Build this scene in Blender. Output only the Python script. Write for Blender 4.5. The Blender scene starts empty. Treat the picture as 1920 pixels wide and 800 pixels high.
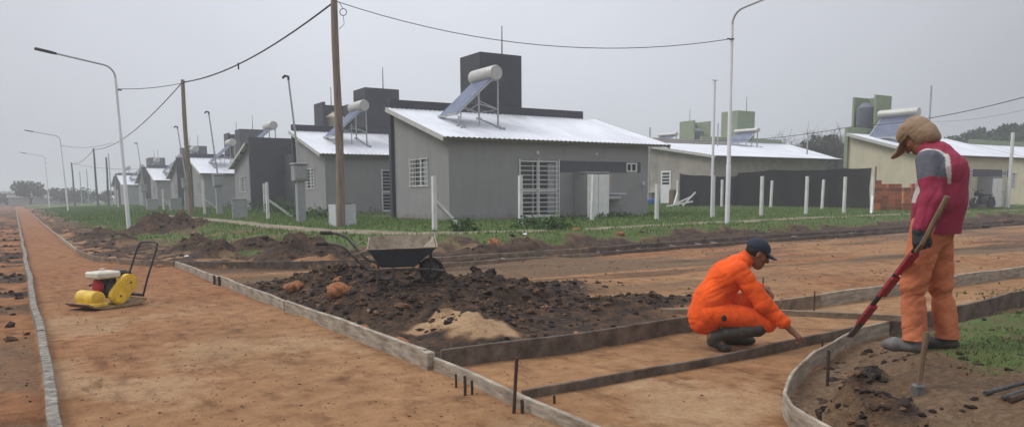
import bpy, math, random
import numpy as np
from mathutils import Vector, Matrix
random.seed(7); rng = np.random.default_rng(11)
sc = bpy.context.scene; col = sc.collection
R = math.radians
# ------------------------------------------------------------------ camera model
F=1470.; PCX=960.; HZ=365.5; PIT=R(7); AZ=R(32.2); ROLL=math.atan(23/3287.); PCY=HZ+F*math.tan(PIT); H0=1.4
fw=Vector((math.sin(AZ)*math.cos(PIT),math.cos(AZ)*math.cos(PIT),-math.sin(PIT)))
r0=Vector((math.cos(AZ),-math.sin(AZ),0)); u0=Vector((math.sin(AZ)*math.sin(PIT),math.cos(AZ)*math.sin(PIT),math.cos(PIT)))
rc=r0*math.cos(ROLL)-u0*math.sin(ROLL); uc=r0*math.sin(ROLL)+u0*math.cos(ROLL)
CAM=Vector((0,0,H0))
def ray(px,py): return fw+rc*((px-PCX)/F)+uc*((PCY-py)/F)
def gz(px,py,z=0.): d=ray(px,py); return CAM+d*((z-H0)/d.z)
def gw(px,py,w): return CAM+ray(px,py)*w
def gY(px,py,Y): d=ray(px,py); return CAM+d*(Y/d.y)
def gX(px,py,X): d=ray(px,py); return CAM+d*(X/d.x)
cd=bpy.data.cameras.new('camera'); cam=bpy.data.objects.new('camera',cd); col.objects.link(cam); sc.camera=cam
cam.matrix_world=Matrix(((rc.x,uc.x,-fw.x,0),(rc.y,uc.y,-fw.y,0),(rc.z,uc.z,-fw.z,H0),(0,0,0,1)))
cd.sensor_width=36; cd.lens=F/1920*36; cd.shift_y=(PCY-400)/1920; cd.clip_end=5000; cd.clip_start=.05
# ------------------------------------------------------------------ noise
def hsh(ix,iy,s):
    n=(ix.astype(np.int64)*374761393+iy.astype(np.int64)*668265263+s*1442695041)&0x7fffffff
    n=((n^(n>>13))*1274126177)&0x7fffffff; n=n^(n>>16)
    return (n&0xffff)/65535.
def vn(x,y,s=0):
    ix=np.floor(x);iy=np.floor(y);fx=x-ix;fy=y-iy;fx=fx*fx*(3-2*fx);fy=fy*fy*(3-2*fy)
    return (hsh(ix,iy,s)*(1-fx)+hsh(ix+1,iy,s)*fx)*(1-fy)+(hsh(ix,iy+1,s)*(1-fx)+hsh(ix+1,iy+1,s)*fx)*fy
def fbm(x,y,o=4,s=0):
    a=.5;t=0;n=0
    for i in range(o): t=t+a*vn(x,y,s+i*17);n+=a;a*=.5;x=x*2.03+3.1;y=y*2.03+1.7
    return t/n
def ss(a,b,x): t=np.clip((x-a)/(b-a),0,1); return t*t*(3-2*t)
# ------------------------------------------------------------------ ground model
KX=np.array([1.2,1.24,1.28,1.6,2.69,3.4,5.3,7.4,11.4,18.2,27.8,38,80,300.]); KY=np.array([120,35,22.1,18.84,17.08,16.1,15.17,14.4,14.76,15.9,16.75,17.5,21,40.])
EX=np.array([3.45,3.55,3.86,4.25,4.81,5.79,6.72,7.54,8.53,9.97,14,60.]); EY=np.array([1.,2.2,3.0,3.32,3.66,4.09,4.41,4.49,4.49,4.69,4.95,7.5])
CX=np.array([2.78,4,5.82,7.41,10.27,13.92,40]); CY=np.array([5.62,5.58,5.72,5.98,6.24,6.4,8.0])
def seg_dist(x,y,PX,PY):
    d=np.full(np.shape(x),1e9)
    for i in range(len(PX)-1):
        ax,ay,bx,by=PX[i],PY[i],PX[i+1],PY[i+1];vx,vy=bx-ax,by-ay;t=np.clip(((x-ax)*vx+(y-ay)*vy)/(vx*vx+vy*vy),0,1)
        d=np.minimum(d,np.hypot(x-ax-t*vx,y-ay-t*vy))
    return d
BUMPS=[ # x,y,sx,sy,h
 (4.3,9.4,1.0,1.5,.36),(3.9,11.3,.7,1.2,.24),(5.2,8.3,.9,.9,.20),(6.4,7.3,1.1,.5,.12),(3.9,7.2,.55,.9,.14),(3.75,6.55,.40,.30,.10),(6.6,9.6,1.3,.9,.10)]
for (px,py,z,s,h) in [(315,440,.2,1.1,.62),(375,472,.15,.55,.36),(400,478,.15,.4,.22),(478,470,.18,.55,.34),(555,474,.2,.6,.36),(600,474,.2,.5,.25),(230,462,.1,.5,.22),(195,448,.1,.7,.25),(1000,462,.25,.6,.16),(905,470,.2,.5,.14),(650,478,.2,.4,.2)]:
    g=gz(px,py,z); BUMPS.append((g.x,g.y,s,s*.8,h))
for (px,py,z,s,h) in [(1600,735,.12,.13,.20),(1650,770,.15,.14,.15),(1580,790,.05,.13,.14),(1700,795,.15,.16,.10),(1630,715,.15,.12,.12)]:
    g=gz(px,py,z); BUMPS.append((g.x,g.y,s,s,h))
_b=gz(728,531,.33); BWX,BWY=_b.x,_b.y
def masks(x,y):
    Yk=np.where(x<1.2,1e9,np.interp(x,KX,KY)); verge=y>Yk
    dk=np.where(x<1.19,1.0,seg_dist(x,y,KX,KY))
    inE=(x>3.45)&(y<np.interp(x,EX,EY)); dE=seg_dist(x,y,EX,EY)
    Yc=np.interp(x,CX,CY); road=(x>2.80)&(y>Yc)&(~verge)
    left=(x<.1)
    return verge,dk,inE,dE,road,left
def Hf(x,y):
    x=np.asarray(x,float);y=np.asarray(y,float)
    verge,dk,inE,dE,road,left=masks(x,y)
    z=(fbm(x*.9,y*.9,3,5)-.5)*.035
    L=np.clip(7-(x-3)*.9,1.4,7)
    zv=.10+.32*ss(0,1,dk/L)*1.0+.12*ss(1.5,6,dk)*ss(6,10,x)
    zv=zv-.12*ss(50,110,y)*ss(0,6,dk)+.25*ss(26,36,x)*ss(24,32,y)
    # rough bank just behind the kerb
    bank=ss(0,.3,dk)*(1-ss(1.2,3.0,dk))
    zv=zv+bank*(fbm(x*2.2,y*2.2,4,9)-.42)*.22+(fbm(x*.8,y*.8,3,3)-.5)*.07
    z=np.where(verge,zv,z)
    zr=(fbm(x*.35,y*1.6,4,21)-.5)*.10-np.abs(np.sin((y-.1*x)*2.1+fbm(x*.3,y*.3,2,4)*3))*.03
    z=np.where(road,zr,z)
    z=np.where(left,-.03+(fbm(x*1.5,y*1.5,4,31)-.5)*.10*ss(0,.6,-x),z)
    zi=.27*ss(.12,.95,dE)+(fbm(x*3,y*3,4,41)-.5)*.09+(fbm(x*9,y*9,3,43)-.5)*.03
    z=np.where(inE,zi,z)
    b=np.zeros_like(z)
    for (bx,by,sx,sy,h) in BUMPS: b=b+h*np.exp(-((x-bx)/sx)**2-((y-by)/sy)**2)
    ok=(verge|road|inE)&~((dE<.05))
    edge=np.where(road,ss(0,.35,np.minimum(x-2.8,y-np.interp(x,CX,CY)))*.85+.15,ss(0,.3,dk))
    b=b*np.where(inE,1,edge)*ok
    rough=np.clip(b*5,0,1)
    bf=np.exp(-(((x-BWX)/.85)**2+((y-BWY+.15)/.75)**2)**2)
    n=(fbm(x*3.2,y*3.2,5,51)-.5); rid=1-np.abs(fbm(x*2.1,y*2.1,4,61)-.5)*4
    hf=(fbm(x*9,y*9,3,151)-.5)*.075+(np.clip(fbm(x*5,y*5,3,161)-.5,0,1))*.16
    brk=np.where(road&(x<9),1.,.15+1.7*fbm(x*1.9,y*1.9,4,171)**1.3)
    zz=z+b*brk*(1+n*.7)+rough*(n*.10+rid*.035+hf)
    return zz*(1-bf)+bf*(.315+rough*hf*.35)
def gimask(x,y):
    s=x*r0.x+y*r0.y; w_=x*math.sin(AZ)+y*math.cos(AZ); nA=fbm(x*1.1,y*1.1,4,71); nD=fbm(x*3.1,y*3.1,3,101); dE=seg_dist(x,y,EX,EY)
    return (.55+.45*ss(.35,.5,fbm(x*4,y*4,3,231)))*ss(2.9,3.25,s+(nA-.5)*.5)*ss(4.45,5.0,w_+(nD-.5)*1.0)*ss(.35,.7,dE+(nD-.5)*.5)
def hz(x,y): return float(Hf(np.array([x]),np.array([y]))[0])
def on(px,py,z=.3,it=6):   # where a pixel's ray meets the ground
    for _ in range(it):
        g=gz(px,py,z); z=z*.5+.5*hz(g.x,g.y)
    g=gz(px,py,z); return Vector((g.x,g.y,hz(g.x,g.y)))
# ------------------------------------------------------------------ materials
def newmat(name):
    m=bpy.data.materials.new(name); m.use_nodes=True; return m,m.node_tree.nodes,m.node_tree.links,m.node_tree.nodes['Principled BSDF']
def mat(name,c,rough=.8,metal=0,var=.12,scale=6,bump=.15,bscale=None,c2=None,streak=None,spec=.3,coord='Object'):
    m,N,Lk,P=newmat(name); P.inputs['Roughness'].default_value=rough; P.inputs['Metallic'].default_value=metal
    P.inputs['Specular IOR Level'].default_value=spec
    tc=N.new('ShaderNodeTexCoord'); mp=N.new('ShaderNodeMapping'); Lk.new(tc.outputs[coord],mp.inputs[0])
    if streak: mp.inputs['Scale'].default_value=streak
    n=N.new('ShaderNodeTexNoise'); n.inputs['Scale'].default_value=scale; n.inputs['Detail'].default_value=6; n.inputs['Roughness'].default_value=.65
    Lk.new(mp.outputs[0],n.inputs['Vector'])
    r=N.new('ShaderNodeValToRGB'); e=r.color_ramp.elements; e[0].position=.32; e[1].position=.68
    d=c2 if c2 else [v*(1-var*1.6) for v in c]; b=[min(1,v*(1+var*.6)) for v in c]
    e[0].color=(*d,1); e[1].color=(*b,1); Lk.new(n.outputs['Fac'],r.inputs[0]); Lk.new(r.outputs[0],P.inputs['Base Color'])
    if bump:
        n2=N.new('ShaderNodeTexNoise'); n2.inputs['Scale'].default_value=bscale or scale*6; n2.inputs['Detail'].default_value=4
        Lk.new(tc.outputs[coord],n2.inputs['Vector']); bp=N.new('ShaderNodeBump'); bp.inputs['Strength'].default_value=bump; bp.inputs['Distance'].default_value=.02
        Lk.new(n2.outputs['Fac'],bp.inputs['Height']); Lk.new(bp.outputs[0],P.inputs['Normal'])
    return m
M={}
M['wall']=mat('grey_render',(.272,.268,.264),.9,var=.06,scale=1.6,bump=.1,bscale=30)
def dirt(m,col_,h=.32):
    N=m.node_tree.nodes;Lk=m.node_tree.links;P=N['Principled BSDF'];src=P.inputs['Base Color'].links[0].from_socket
    tc=N.new('ShaderNodeTexCoord');sx=N.new('ShaderNodeSeparateXYZ');Lk.new(tc.outputs['Object'],sx.inputs[0]);n=N.new('ShaderNodeTexNoise');n.inputs['Scale'].default_value=3.5;n.inputs['Detail'].default_value=6;Lk.new(tc.outputs['Object'],n.inputs['Vector'])
    a=N.new('ShaderNodeMath');a.operation='MULTIPLY_ADD';a.inputs[1].default_value=h*2.2;a.inputs[2].default_value=-h*.7;Lk.new(n.outputs['Fac'],a.inputs[0])
    s=N.new('ShaderNodeMath');s.operation='SUBTRACT';Lk.new(a.outputs[0],s.inputs[0]);Lk.new(sx.outputs['Z'],s.inputs[1]);r=N.new('ShaderNodeMapRange');r.inputs[1].default_value=-.12;r.inputs[2].default_value=.15;r.inputs[4].default_value=.6;Lk.new(s.outputs[0],r.inputs[0])
    x=N.new('ShaderNodeMix');x.data_type='RGBA';Lk.new(r.outputs[0],x.inputs[0]);Lk.new(src,x.inputs[6]);x.inputs[7].default_value=(*col_,1)
    # faint vertical rain streaks
    mp=N.new('ShaderNodeMapping');mp.inputs['Scale'].default_value=(5,5,.35);Lk.new(tc.outputs['Object'],mp.inputs[0]);n2=N.new('ShaderNodeTexNoise');n2.inputs['Scale'].default_value=1.4;n2.inputs['Detail'].default_value=5;Lk.new(mp.outputs[0],n2.inputs['Vector']);r2=N.new('ShaderNodeValToRGB');r2.color_ramp.elements[0].position=.35;r2.color_ramp.elements[0].color=(.80,.78,.75,1);r2.color_ramp.elements[1].position=.55;Lk.new(n2.outputs['Fac'],r2.inputs[0])
    y=N.new('ShaderNodeMix');y.data_type='RGBA';y.blend_type='MULTIPLY';y.inputs[0].default_value=.18;Lk.new(x.outputs[2],y.inputs[6]);Lk.new(r2.outputs[0],y.inputs[7]);Lk.new(y.outputs[2],P.inputs['Base Color'])
dirt(M['wall'],(.15,.12,.09))
M['dark']=mat('charcoal_render',(.058,.060,.070),.85,var=.12,scale=2,bump=.1,bscale=30)
M['band']=mat('slate_band',(.085,.09,.105),.85,var=.08,scale=3)
M['roof']=mat('galvanised_roof',(.64,.65,.68),.45,metal=.25,var=.12,scale=1.2,bump=0,streak=(1,.25,1))
M['trim']=mat('roof_trim',(.50,.50,.46),.6,var=.1)
M['under']=mat('purlin_wood',(.16,.15,.09),.8)
M['white']=mat('white_paint',(.72,.72,.70),.55,var=.07,scale=5,bump=.05)
M['postw']=mat('whitewashed_post',(.68,.68,.66),.8,var=.14,scale=4,streak=(3,3,.6))
M['greypanel']=mat('pale_grey_panel',(.50,.51,.53),.6,var=.06)
M['pane']=mat('window_glass',(.025,.028,.03),.12,var=.2,scale=2,bump=0,spec=.5)
M['curtain']=mat('curtain',(.35,.36,.38),.9)
M['concrete']=mat('concrete',(.36,.36,.35),.9,var=.15,scale=7)
M['unrend']=mat('unpainted_render',(.36,.33,.28),.92,var=.16,scale=1.4)
M['cream']=mat('cream_render',(.58,.53,.38),.9,var=.07,scale=1.5)
M['green']=mat('sage_green_render',(.24,.29,.185),.9,var=.08,scale=1.5)
M['steel']=mat('steel',(.45,.46,.45),.45,metal=.6,var=.12)
M['tankw']=mat('heater_tank',(.50,.49,.45),.45,metal=.2,var=.1)
M['tube']=mat('vacuum_tubes',(.20,.23,.32),.22,metal=.3,var=.15,scale=3,bump=0,spec=.6)
M['tankb']=mat('beige_tank',(.50,.45,.34),.6)
M['tankg']=mat('grey_plastic_tank',(.12,.13,.155),.5)
M['polew']=mat('weathered_pole_wood',(.24,.185,.135),.9,var=.3,scale=5,streak=(4,4,.35),bump=.4,bscale=20)
M['poled']=mat('dark_pole_wood',(.10,.095,.085),.9,var=.2)
M['galv']=mat('galvanised_steel',(.42,.43,.45),.5,metal=.4,var=.08)
M['cable']=mat('cable',(.02,.02,.025),.6,bump=0)
M['lampw']=mat('painted_lamp_post',(.74,.75,.77),.45,var=.05,scale=2,bump=0)
M['black']=mat('black_plastic',(.02,.02,.022),.5,bump=0)
M['mbox']=mat('meter_box',(.30,.31,.31),.6,var=.08)
M['boardw']=mat('weathered_board',(.36,.315,.25),.92,var=.3,scale=7,streak=(.6,.6,3),bump=.4,bscale=30,c2=(.16,.125,.09))
M['boardd']=mat('wet_dark_board',(.155,.12,.09),.8,var=.3,scale=6,bump=.3,c2=(.055,.04,.03))
M['boardm']=mat('brown_board',(.24,.18,.125),.85,var=.3,scale=6,bump=.3,c2=(.10,.07,.045))
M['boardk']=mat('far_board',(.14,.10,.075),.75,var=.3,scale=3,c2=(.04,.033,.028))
M['kerb']=mat('stained_kerb',(.29,.265,.22),.9,var=.3,scale=14,bump=.5,c2=(.065,.055,.045))
M['rust']=mat('rusty_rebar',(.075,.045,.032),.9,var=.3,scale=30)
M['yellow']=mat('yellow_paint',(.74,.50,.035),.45,var=.25,scale=7,bump=.1,c2=(.50,.31,.05))
M['dirtyplate']=mat('muddy_plate',(.30,.21,.10),.8,var=.3,scale=12,c2=(.16,.10,.05))
M['ivory']=mat('ivory_plastic',(.62,.58,.48),.5,var=.12,scale=10)
M['red']=mat('red_paint',(.42,.025,.035),.5,var=.2,scale=12)
M['engine']=mat('engine_metal',(.07,.07,.07),.6,var=.4,scale=30)
M['blue']=mat('worn_blue_paint',(.055,.10,.155),.6,var=.3,scale=8,bump=.2,c2=(.085,.08,.075))
M['traycem']=mat('cement_caked_steel',(.30,.25,.19),.9,var=.25,scale=9,bump=.4,c2=(.17,.13,.09))
M['frame']=mat('barrow_frame',(.13,.12,.11),.7,var=.4,scale=16,bump=.1,c2=(.05,.045,.04))
M['rubber']=mat('muddy_rubber',(.05,.042,.035),.85,var=.3,scale=20)
M['clay']=mat('orange_clay',(.36,.15,.06),.95,var=.3,scale=14,bump=.6,c2=(.18,.075,.035))
M['brick']=mat('hollow_brick',(.58,.19,.065),.9,var=.2,scale=12)
dirt(M['cream'],(.3,.22,.14)); dirt(M['dark'],(.09,.075,.06)); dirt(M['unrend'],(.2,.15,.11),.5)
M['skin']=mat('skin',(.22,.10,.055),.6,var=.08,scale=12,bump=.05)
M['hair']=mat('dark_hair',(.015,.012,.01),.8,bump=.3)
M['orange']=mat('orange_cotton',(.84,.105,.009),.9,var=.2,scale=5,bump=.5,bscale=20,c2=(.56,.065,.008))
M['ochre']=mat('faded_orange_trousers',(.54,.175,.078),.9,var=.16,scale=6,bump=.6,bscale=16,c2=(.34,.10,.045))
M['navy']=mat('navy_cap_cloth',(.018,.026,.045),.8,bump=.2)
M['khaki']=mat('khaki_cap_cloth',(.29,.20,.125),.9,var=.16,scale=8,bump=.5,bscale=22)
M['boot']=mat('muddy_rubber_boot',(.032,.034,.03),.55,var=.4,scale=9,bump=.2,c2=(.06,.05,.038))
M['bootg']=mat('dusty_grey_boot',(.17,.17,.165),.7,var=.3,scale=12,bump=.2,c2=(.09,.08,.07))
M['glove']=mat('dark_glove',(.035,.037,.04),.85,bump=.3)
M['timber']=mat('old_handle_wood',(.19,.125,.075),.85,var=.25,scale=10,streak=(4,4,.5),bump=.2)
M['pink']=mat('red_anodised',(.50,.03,.07),.4,metal=.2,var=.2,scale=14,c2=(.26,.03,.04))
M['toolgrey']=mat('dusty_aluminium',(.17,.15,.135),.7,metal=.2,var=.3,scale=14)
M['bark']=mat('bark',(.075,.06,.045),.95,scale=8)
M['bluecloth']=mat('blue_plastic',(.05,.17,.42),.6)
M['pinktile']=mat('pinkish_render',(.42,.33,.29),.9)
def objvar(m,lo=.65,hi=1.25):
    N=m.node_tree.nodes;Lk=m.node_tree.links;P=N['Principled BSDF'];src=P.inputs['Base Color'].links[0].from_socket
    oi=N.new('ShaderNodeObjectInfo');mr=N.new('ShaderNodeMapRange');mr.inputs[3].default_value=lo;mr.inputs[4].default_value=hi;Lk.new(oi.outputs['Random'],mr.inputs[0]);v=N.new('ShaderNodeVectorMath');v.operation='SCALE';Lk.new(src,v.inputs[0]);Lk.new(mr.outputs[0],v.inputs['Scale']);Lk.new(v.outputs[0],P.inputs['Base Color'])
objvar(M['brick'],.5,1.3)
def leafmat(name,a,b,dry=None):
    m,N,Lk,P=newmat(name); g=N.new('ShaderNodeNewGeometry'); r=N.new('ShaderNodeValToRGB'); r.color_ramp.elements[0].color=(*a,1); r.color_ramp.elements[1].color=(*b,1)
    if dry: r.color_ramp.elements[1].position=.82; e_=r.color_ramp.elements.new(.95); e_.color=(*dry,1)
    Lk.new(g.outputs['Random Per Island'],r.inputs[0]); Lk.new(r.outputs[0],P.inputs['Base Color']); P.inputs['Roughness'].default_value=.8; P.inputs['Specular IOR Level'].default_value=.15
    return m
M['leaf']=leafmat('leaf',(.018,.035,.010),(.06,.09,.03)); M['leafb']=leafmat('scrub_leaf',(.035,.04,.018),(.075,.07,.035))
M['grass']=leafmat('grass_blade',(.05,.115,.018),(.14,.235,.05),(.26,.22,.10)); M['grassd']=leafmat('dull_grass_blade',(.045,.07,.02),(.13,.14,.05),(.24,.19,.10))
M['weed']=leafmat('weed_leaf',(.025,.06,.015),(.07,.13,.03))
def clodmat(name,stops):
    m,N,Lk,P=newmat(name); g=N.new('ShaderNodeNewGeometry'); r=N.new('ShaderNodeValToRGB'); cr=r.color_ramp
    while len(cr.elements)<len(stops): cr.elements.new(.5)
    for e,(p,c) in zip(cr.elements,stops): e.position=p; e.color=(*c,1)
    Lk.new(g.outputs['Random Per Island'],r.inputs[0])
    n=N.new('ShaderNodeTexNoise'); n.inputs['Scale'].default_value=25; n.inputs['Detail'].default_value=5; tc=N.new('ShaderNodeTexCoord'); Lk.new(tc.outputs['Object'],n.inputs['Vector'])
    mx=N.new('ShaderNodeMix'); mx.data_type='RGBA'; mx.blend_type='MULTIPLY'; mx.inputs['Factor'].default_value=.7
    r2=N.new('ShaderNodeValToRGB'); r2.color_ramp.elements[0].position=.3; r2.color_ramp.elements[0].color=(.35,.35,.35,1); r2.color_ramp.elements[1].position=.65
    Lk.new(n.outputs['Fac'],r2.inputs[0]); Lk.new(r.outputs[0],mx.inputs[6]); Lk.new(r2.outputs[0],mx.inputs[7]); Lk.new(mx.outputs[2],P.inputs['Base Color'])
    bp=N.new('ShaderNodeBump'); bp.inputs['Strength'].default_value=.7; bp.inputs['Distance'].default_value=.02; Lk.new(n.outputs['Fac'],bp.inputs['Height']); Lk.new(bp.outputs[0],P.inputs['Normal'])
    P.inputs['Roughness'].default_value=.9; P.inputs['Specular IOR Level'].default_value=.15
    return m
M['clod']=clodmat('dark_soil_clod',[(0,(.018,.014,.012)),(.55,(.045,.032,.024)),(.85,(.10,.062,.038)),(1,(.17,.09,.05))])
M['lump']=clodmat('brown_soil_lump',[(0,(.035,.025,.018)),(.5,(.075,.048,.03)),(.85,(.13,.078,.045)),(1,(.20,.10,.05))])
M['crumb']=clodmat('soil_crumb',[(0,(.20,.11,.06)),(.5,(.30,.17,.10)),(1,(.38,.24,.15))])
# ------------------------------------------------------------------ mesh helpers
class MB:
    def __init__(s): s.v=[]; s.f=[]
    def add(s,vs,fs): o=len(s.v); s.v+= [Vector(p) for p in vs]; s.f+=[tuple(i+o for i in f) for f in fs]; return s
    def box(s,x0,y0,z0,x1,y1,z1,b=0):
        x0,x1=min(x0,x1),max(x0,x1); y0,y1=min(y0,y1),max(y0,y1); z0,z1=min(z0,z1),max(z0,z1)
        if b>0:
            b=min(b,(x1-x0)*.45,(y1-y0)*.45,(z1-z0)*.45)
            vs=[];
            for X,sx in ((x0,1),(x1,-1)):
                for Y,sy in ((y0,1),(y1,-1)):
                    for Z,sz in ((z0,1),(z1,-1)): vs+=[(X,Y+sy*b,Z+sz*b),(X+sx*b,Y,Z+sz*b),(X+sx*b,Y+sy*b,Z)]
            i=lambda a,b_,c,k:(a*4+b_*2+c)*3+k
            fs=[]
            for a in (0,1):
                q=[i(a,0,0,0),i(a,0,1,0),i(a,1,1,0),i(a,1,0,0)]; fs.append(q if a==0 else q[::-1])
                q=[i(0,a,0,1),i(1,a,0,1),i(1,a,1,1),i(0,a,1,1)]; fs.append(q if a==0 else q[::-1])
                q=[i(0,0,a,2),i(0,1,a,2),i(1,1,a,2),i(1,0,a,2)]; fs.append(q if a==0 else q[::-1])
            for a in (0,1):
                for c in (0,1):
                    def fx(q,inv): fs.append(q[::-1] if inv else q)
                    fx([i(0,a,c,1),i(0,a,c,2),i(1,a,c,2),i(1,a,c,1)],(a+c)%2==0)
                    fx([i(a,0,c,0),i(a,1,c,0),i(a,1,c,2),i(a,0,c,2)],(a+c)%2==0)
                    fx([i(a,c,0,0),i(a,c,0,1),i(a,c,1,1),i(a,c,1,0)],(a+c)%2==0)
            for a in (0,1):
                for b_ in (0,1):
                    for c in (0,1):
                        t=[i(a,b_,c,0),i(a,b_,c,1),i(a,b_,c,2)]; fs.append(t if (a+b_+c)%2==1 else t[::-1])
            return s.add(vs,fs)
        return s.add([(x0,y0,z0),(x1,y0,z0),(x1,y1,z0),(x0,y1,z0),(x0,y0,z1),(x1,y0,z1),(x1,y1,z1),(x0,y1,z1)],
            [(0,3,2,1),(4,5,6,7),(0,1,5,4),(1,2,6,5),(2,3,7,6),(3,0,4,7)])
    def beam(s,a,b,w,h,up=(0,0,1),bev=0):      # box from a to b, width w, height h (centred)
        a=Vector(a);b=Vector(b);d=b-a;L=d.length;d.normalize();up=Vector(up);x=d.cross(up)
        if x.length<1e-4: x=d.cross(Vector((1,0,0)))
        x.normalize();z=x.cross(d); t=MB(); t.box(-w/2,0,-h/2,w/2,L,h/2,bev)
        return s.add([a+x*p.x+d*p.y+z*p.z for p in t.v],t.f)
    def tube(s,pts,rad,n=8,cap=True):
        pts=[Vector(p) for p in pts]; k=len(pts); rad=rad if isinstance(rad,(list,tuple)) else [rad]*k; vs=[];fs=[];u=None
        for i,p in enumerate(pts):
            d=(pts[min(i+1,k-1)]-pts[max(i-1,0)]).normalized()
            if u is None: u=d.orthogonal().normalized()
            u=(u-d*u.dot(d)); u=u.normalized() if u.length>1e-5 else d.orthogonal().normalized(); w=d.cross(u)
            for j in range(n): a=2*math.pi*j/n; vs.append(p+(u*math.cos(a)+w*math.sin(a))*rad[i])
        for i in range(k-1):
            for j in range(n): a=i*n+j;b=i*n+(j+1)%n; fs.append((a,b,b+n,a+n))
        if cap: fs.append(tuple(range(n))[::-1]); fs.append(tuple(range((k-1)*n,k*n)))
        return s.add(vs,fs)
    def disc(s,c,ax,r,th,n=20,prof=None):       # short cylinder centred on c
        c=Vector(c);ax=Vector(ax).normalized(); prof=prof or [(-.5,.94),(-.42,1),(.42,1),(.5,.94)]
        return s.tube([c+ax*th*p for p,_ in prof],[r*q for _,q in prof],n)
    def torus(s,c,ax,R_,r,n=24,m=8):
        c=Vector(c);ax=Vector(ax).normalized();u=ax.orthogonal().normalized();w=ax.cross(u);vs=[];fs=[]
        for i in range(n):
            a=2*math.pi*i/n;d=u*math.cos(a)+w*math.sin(a)
            for j in range(m): b=2*math.pi*j/m; vs.append(c+d*(R_+r*math.cos(b))+ax*r*math.sin(b))
        for i in range(n):
            for j in range(m): fs.append((i*m+j,((i+1)%n)*m+j,((i+1)%n)*m+(j+1)%m,i*m+(j+1)%m))
        return s.add(vs,fs)
    def prism(s,poly,a,b,axis='y'):             # polygon (2D) extruded from a to b
        n=len(poly); P={'y':lambda u,v,t:(u,t,v),'x':lambda u,v,t:(t,u,v),'z':lambda u,v,t:(u,v,t)}[axis]
        vs=[P(u,v,a) for u,v in poly]+[P(u,v,b) for u,v in poly]
        return s.add(vs,[tuple(range(n)),tuple(range(n,2*n))[::-1]]+[(i,i+n,(i+1)%n+n,(i+1)%n) for i in range(n)])
    def ell(s,c,r,n=14,m=9,rot=None):
        vs=[];fs=[];c=Vector(c)
        for i in range(m+1):
            t=math.pi*i/m
            for j in range(n):
                a=2*math.pi*j/n; p=Vector((r[0]*math.sin(t)*math.cos(a),r[1]*math.sin(t)*math.sin(a),r[2]*math.cos(t)))
                if rot: p=rot@p
                vs.append(c+p)
        for i in range(m):
            for j in range(n): fs.append((i*n+j,(i+1)*n+j,(i+1)*n+(j+1)%n,i*n+(j+1)%n))
        return s.add(vs,fs)
    def build(s,name,m,parent=None,smooth=False,world=False):
        vs=s.v
        if world and parent is not None:
            inv=(Matrix.LocRotScale(parent.location,parent.rotation_euler,parent.scale)).inverted(); vs=[inv@p for p in vs]
        elif world: pass
        me=bpy.data.meshes.new(name); me.from_pydata([tuple(p) for p in vs],[],s.f); me.validate(); me.materials.append(m)
        import bmesh
        bm=bmesh.new(); bm.from_mesh(me); bmesh.ops.remove_doubles(bm,verts=bm.verts,dist=1e-5); bmesh.ops.recalc_face_normals(bm,faces=bm.faces); bm.to_mesh(me); bm.free()
        if smooth:
            me.polygons.foreach_set('use_smooth',[True]*len(me.polygons))
            try: me.set_sharp_from_angle(angle=R(38))
            except Exception: pass
        o=bpy.data.objects.new(name,me); col.objects.link(o); o.parent=parent; return o
def tag(o,label=None,cat=None,group=None,kind=None):
    if label: o['label']=label
    if cat: o['category']=cat
    if group: o['group']=group
    if kind: o['kind']=kind
    return o
def thing(name,label,cat,loc=(0,0,0),rz=0,group=None,rx=0,ry=0):
    o=bpy.data.objects.new(name,None); col.objects.link(o); o.location=loc; o.rotation_euler=(rx,ry,rz); o.empty_display_size=.2
    return tag(o,label,cat,group)
def single(name,mb,m,label,cat,group=None,smooth=False,origin=None):   # one-mesh thing, verts given in world space
    c=Vector(origin) if origin is not None else Vector((sum(p.x for p in mb.v)/len(mb.v),sum(p.y for p in mb.v)/len(mb.v),min(p.z for p in mb.v)))
    mb.v=[p-c for p in mb.v]; o=mb.build(name,m,None,smooth); o.location=c; return tag(o,label,cat,group)
def dup(o,loc=None,rz=None,label=None,parent=None,group=None):
    c=o.copy(); col.objects.link(c); c.parent=parent
    if loc is not None: c.location=loc
    if rz is not None: c.rotation_euler.z=rz
    if label: c['label']=label
    if group: c['group']=group
    for ch in list(kids.get(o.name,[])) if False else [k for k in o.children]: dup(ch,parent=c)
    return c
kids={}
def np_mesh(name,V,Fq,m,smooth=True,parent=None):
    me=bpy.data.meshes.new(name); V=np.asarray(V,np.float32); Fq=np.asarray(Fq,np.int32); n=Fq.shape[1]
    me.vertices.add(len(V)); me.vertices.foreach_set('co',V.ravel()); me.loops.add(Fq.size); me.loops.foreach_set('vertex_index',Fq.ravel())
    me.polygons.add(len(Fq)); me.polygons.foreach_set('loop_start',np.arange(0,Fq.size,n,dtype=np.int32)); me.polygons.foreach_set('loop_total',np.full(len(Fq),n,np.int32))
    me.update(calc_edges=True); me.polygons.foreach_set('use_smooth',np.full(len(Fq),smooth)); me.materials.append(m)
    o=bpy.data.objects.new(name,me); col.objects.link(o); o.parent=parent; return o
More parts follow.
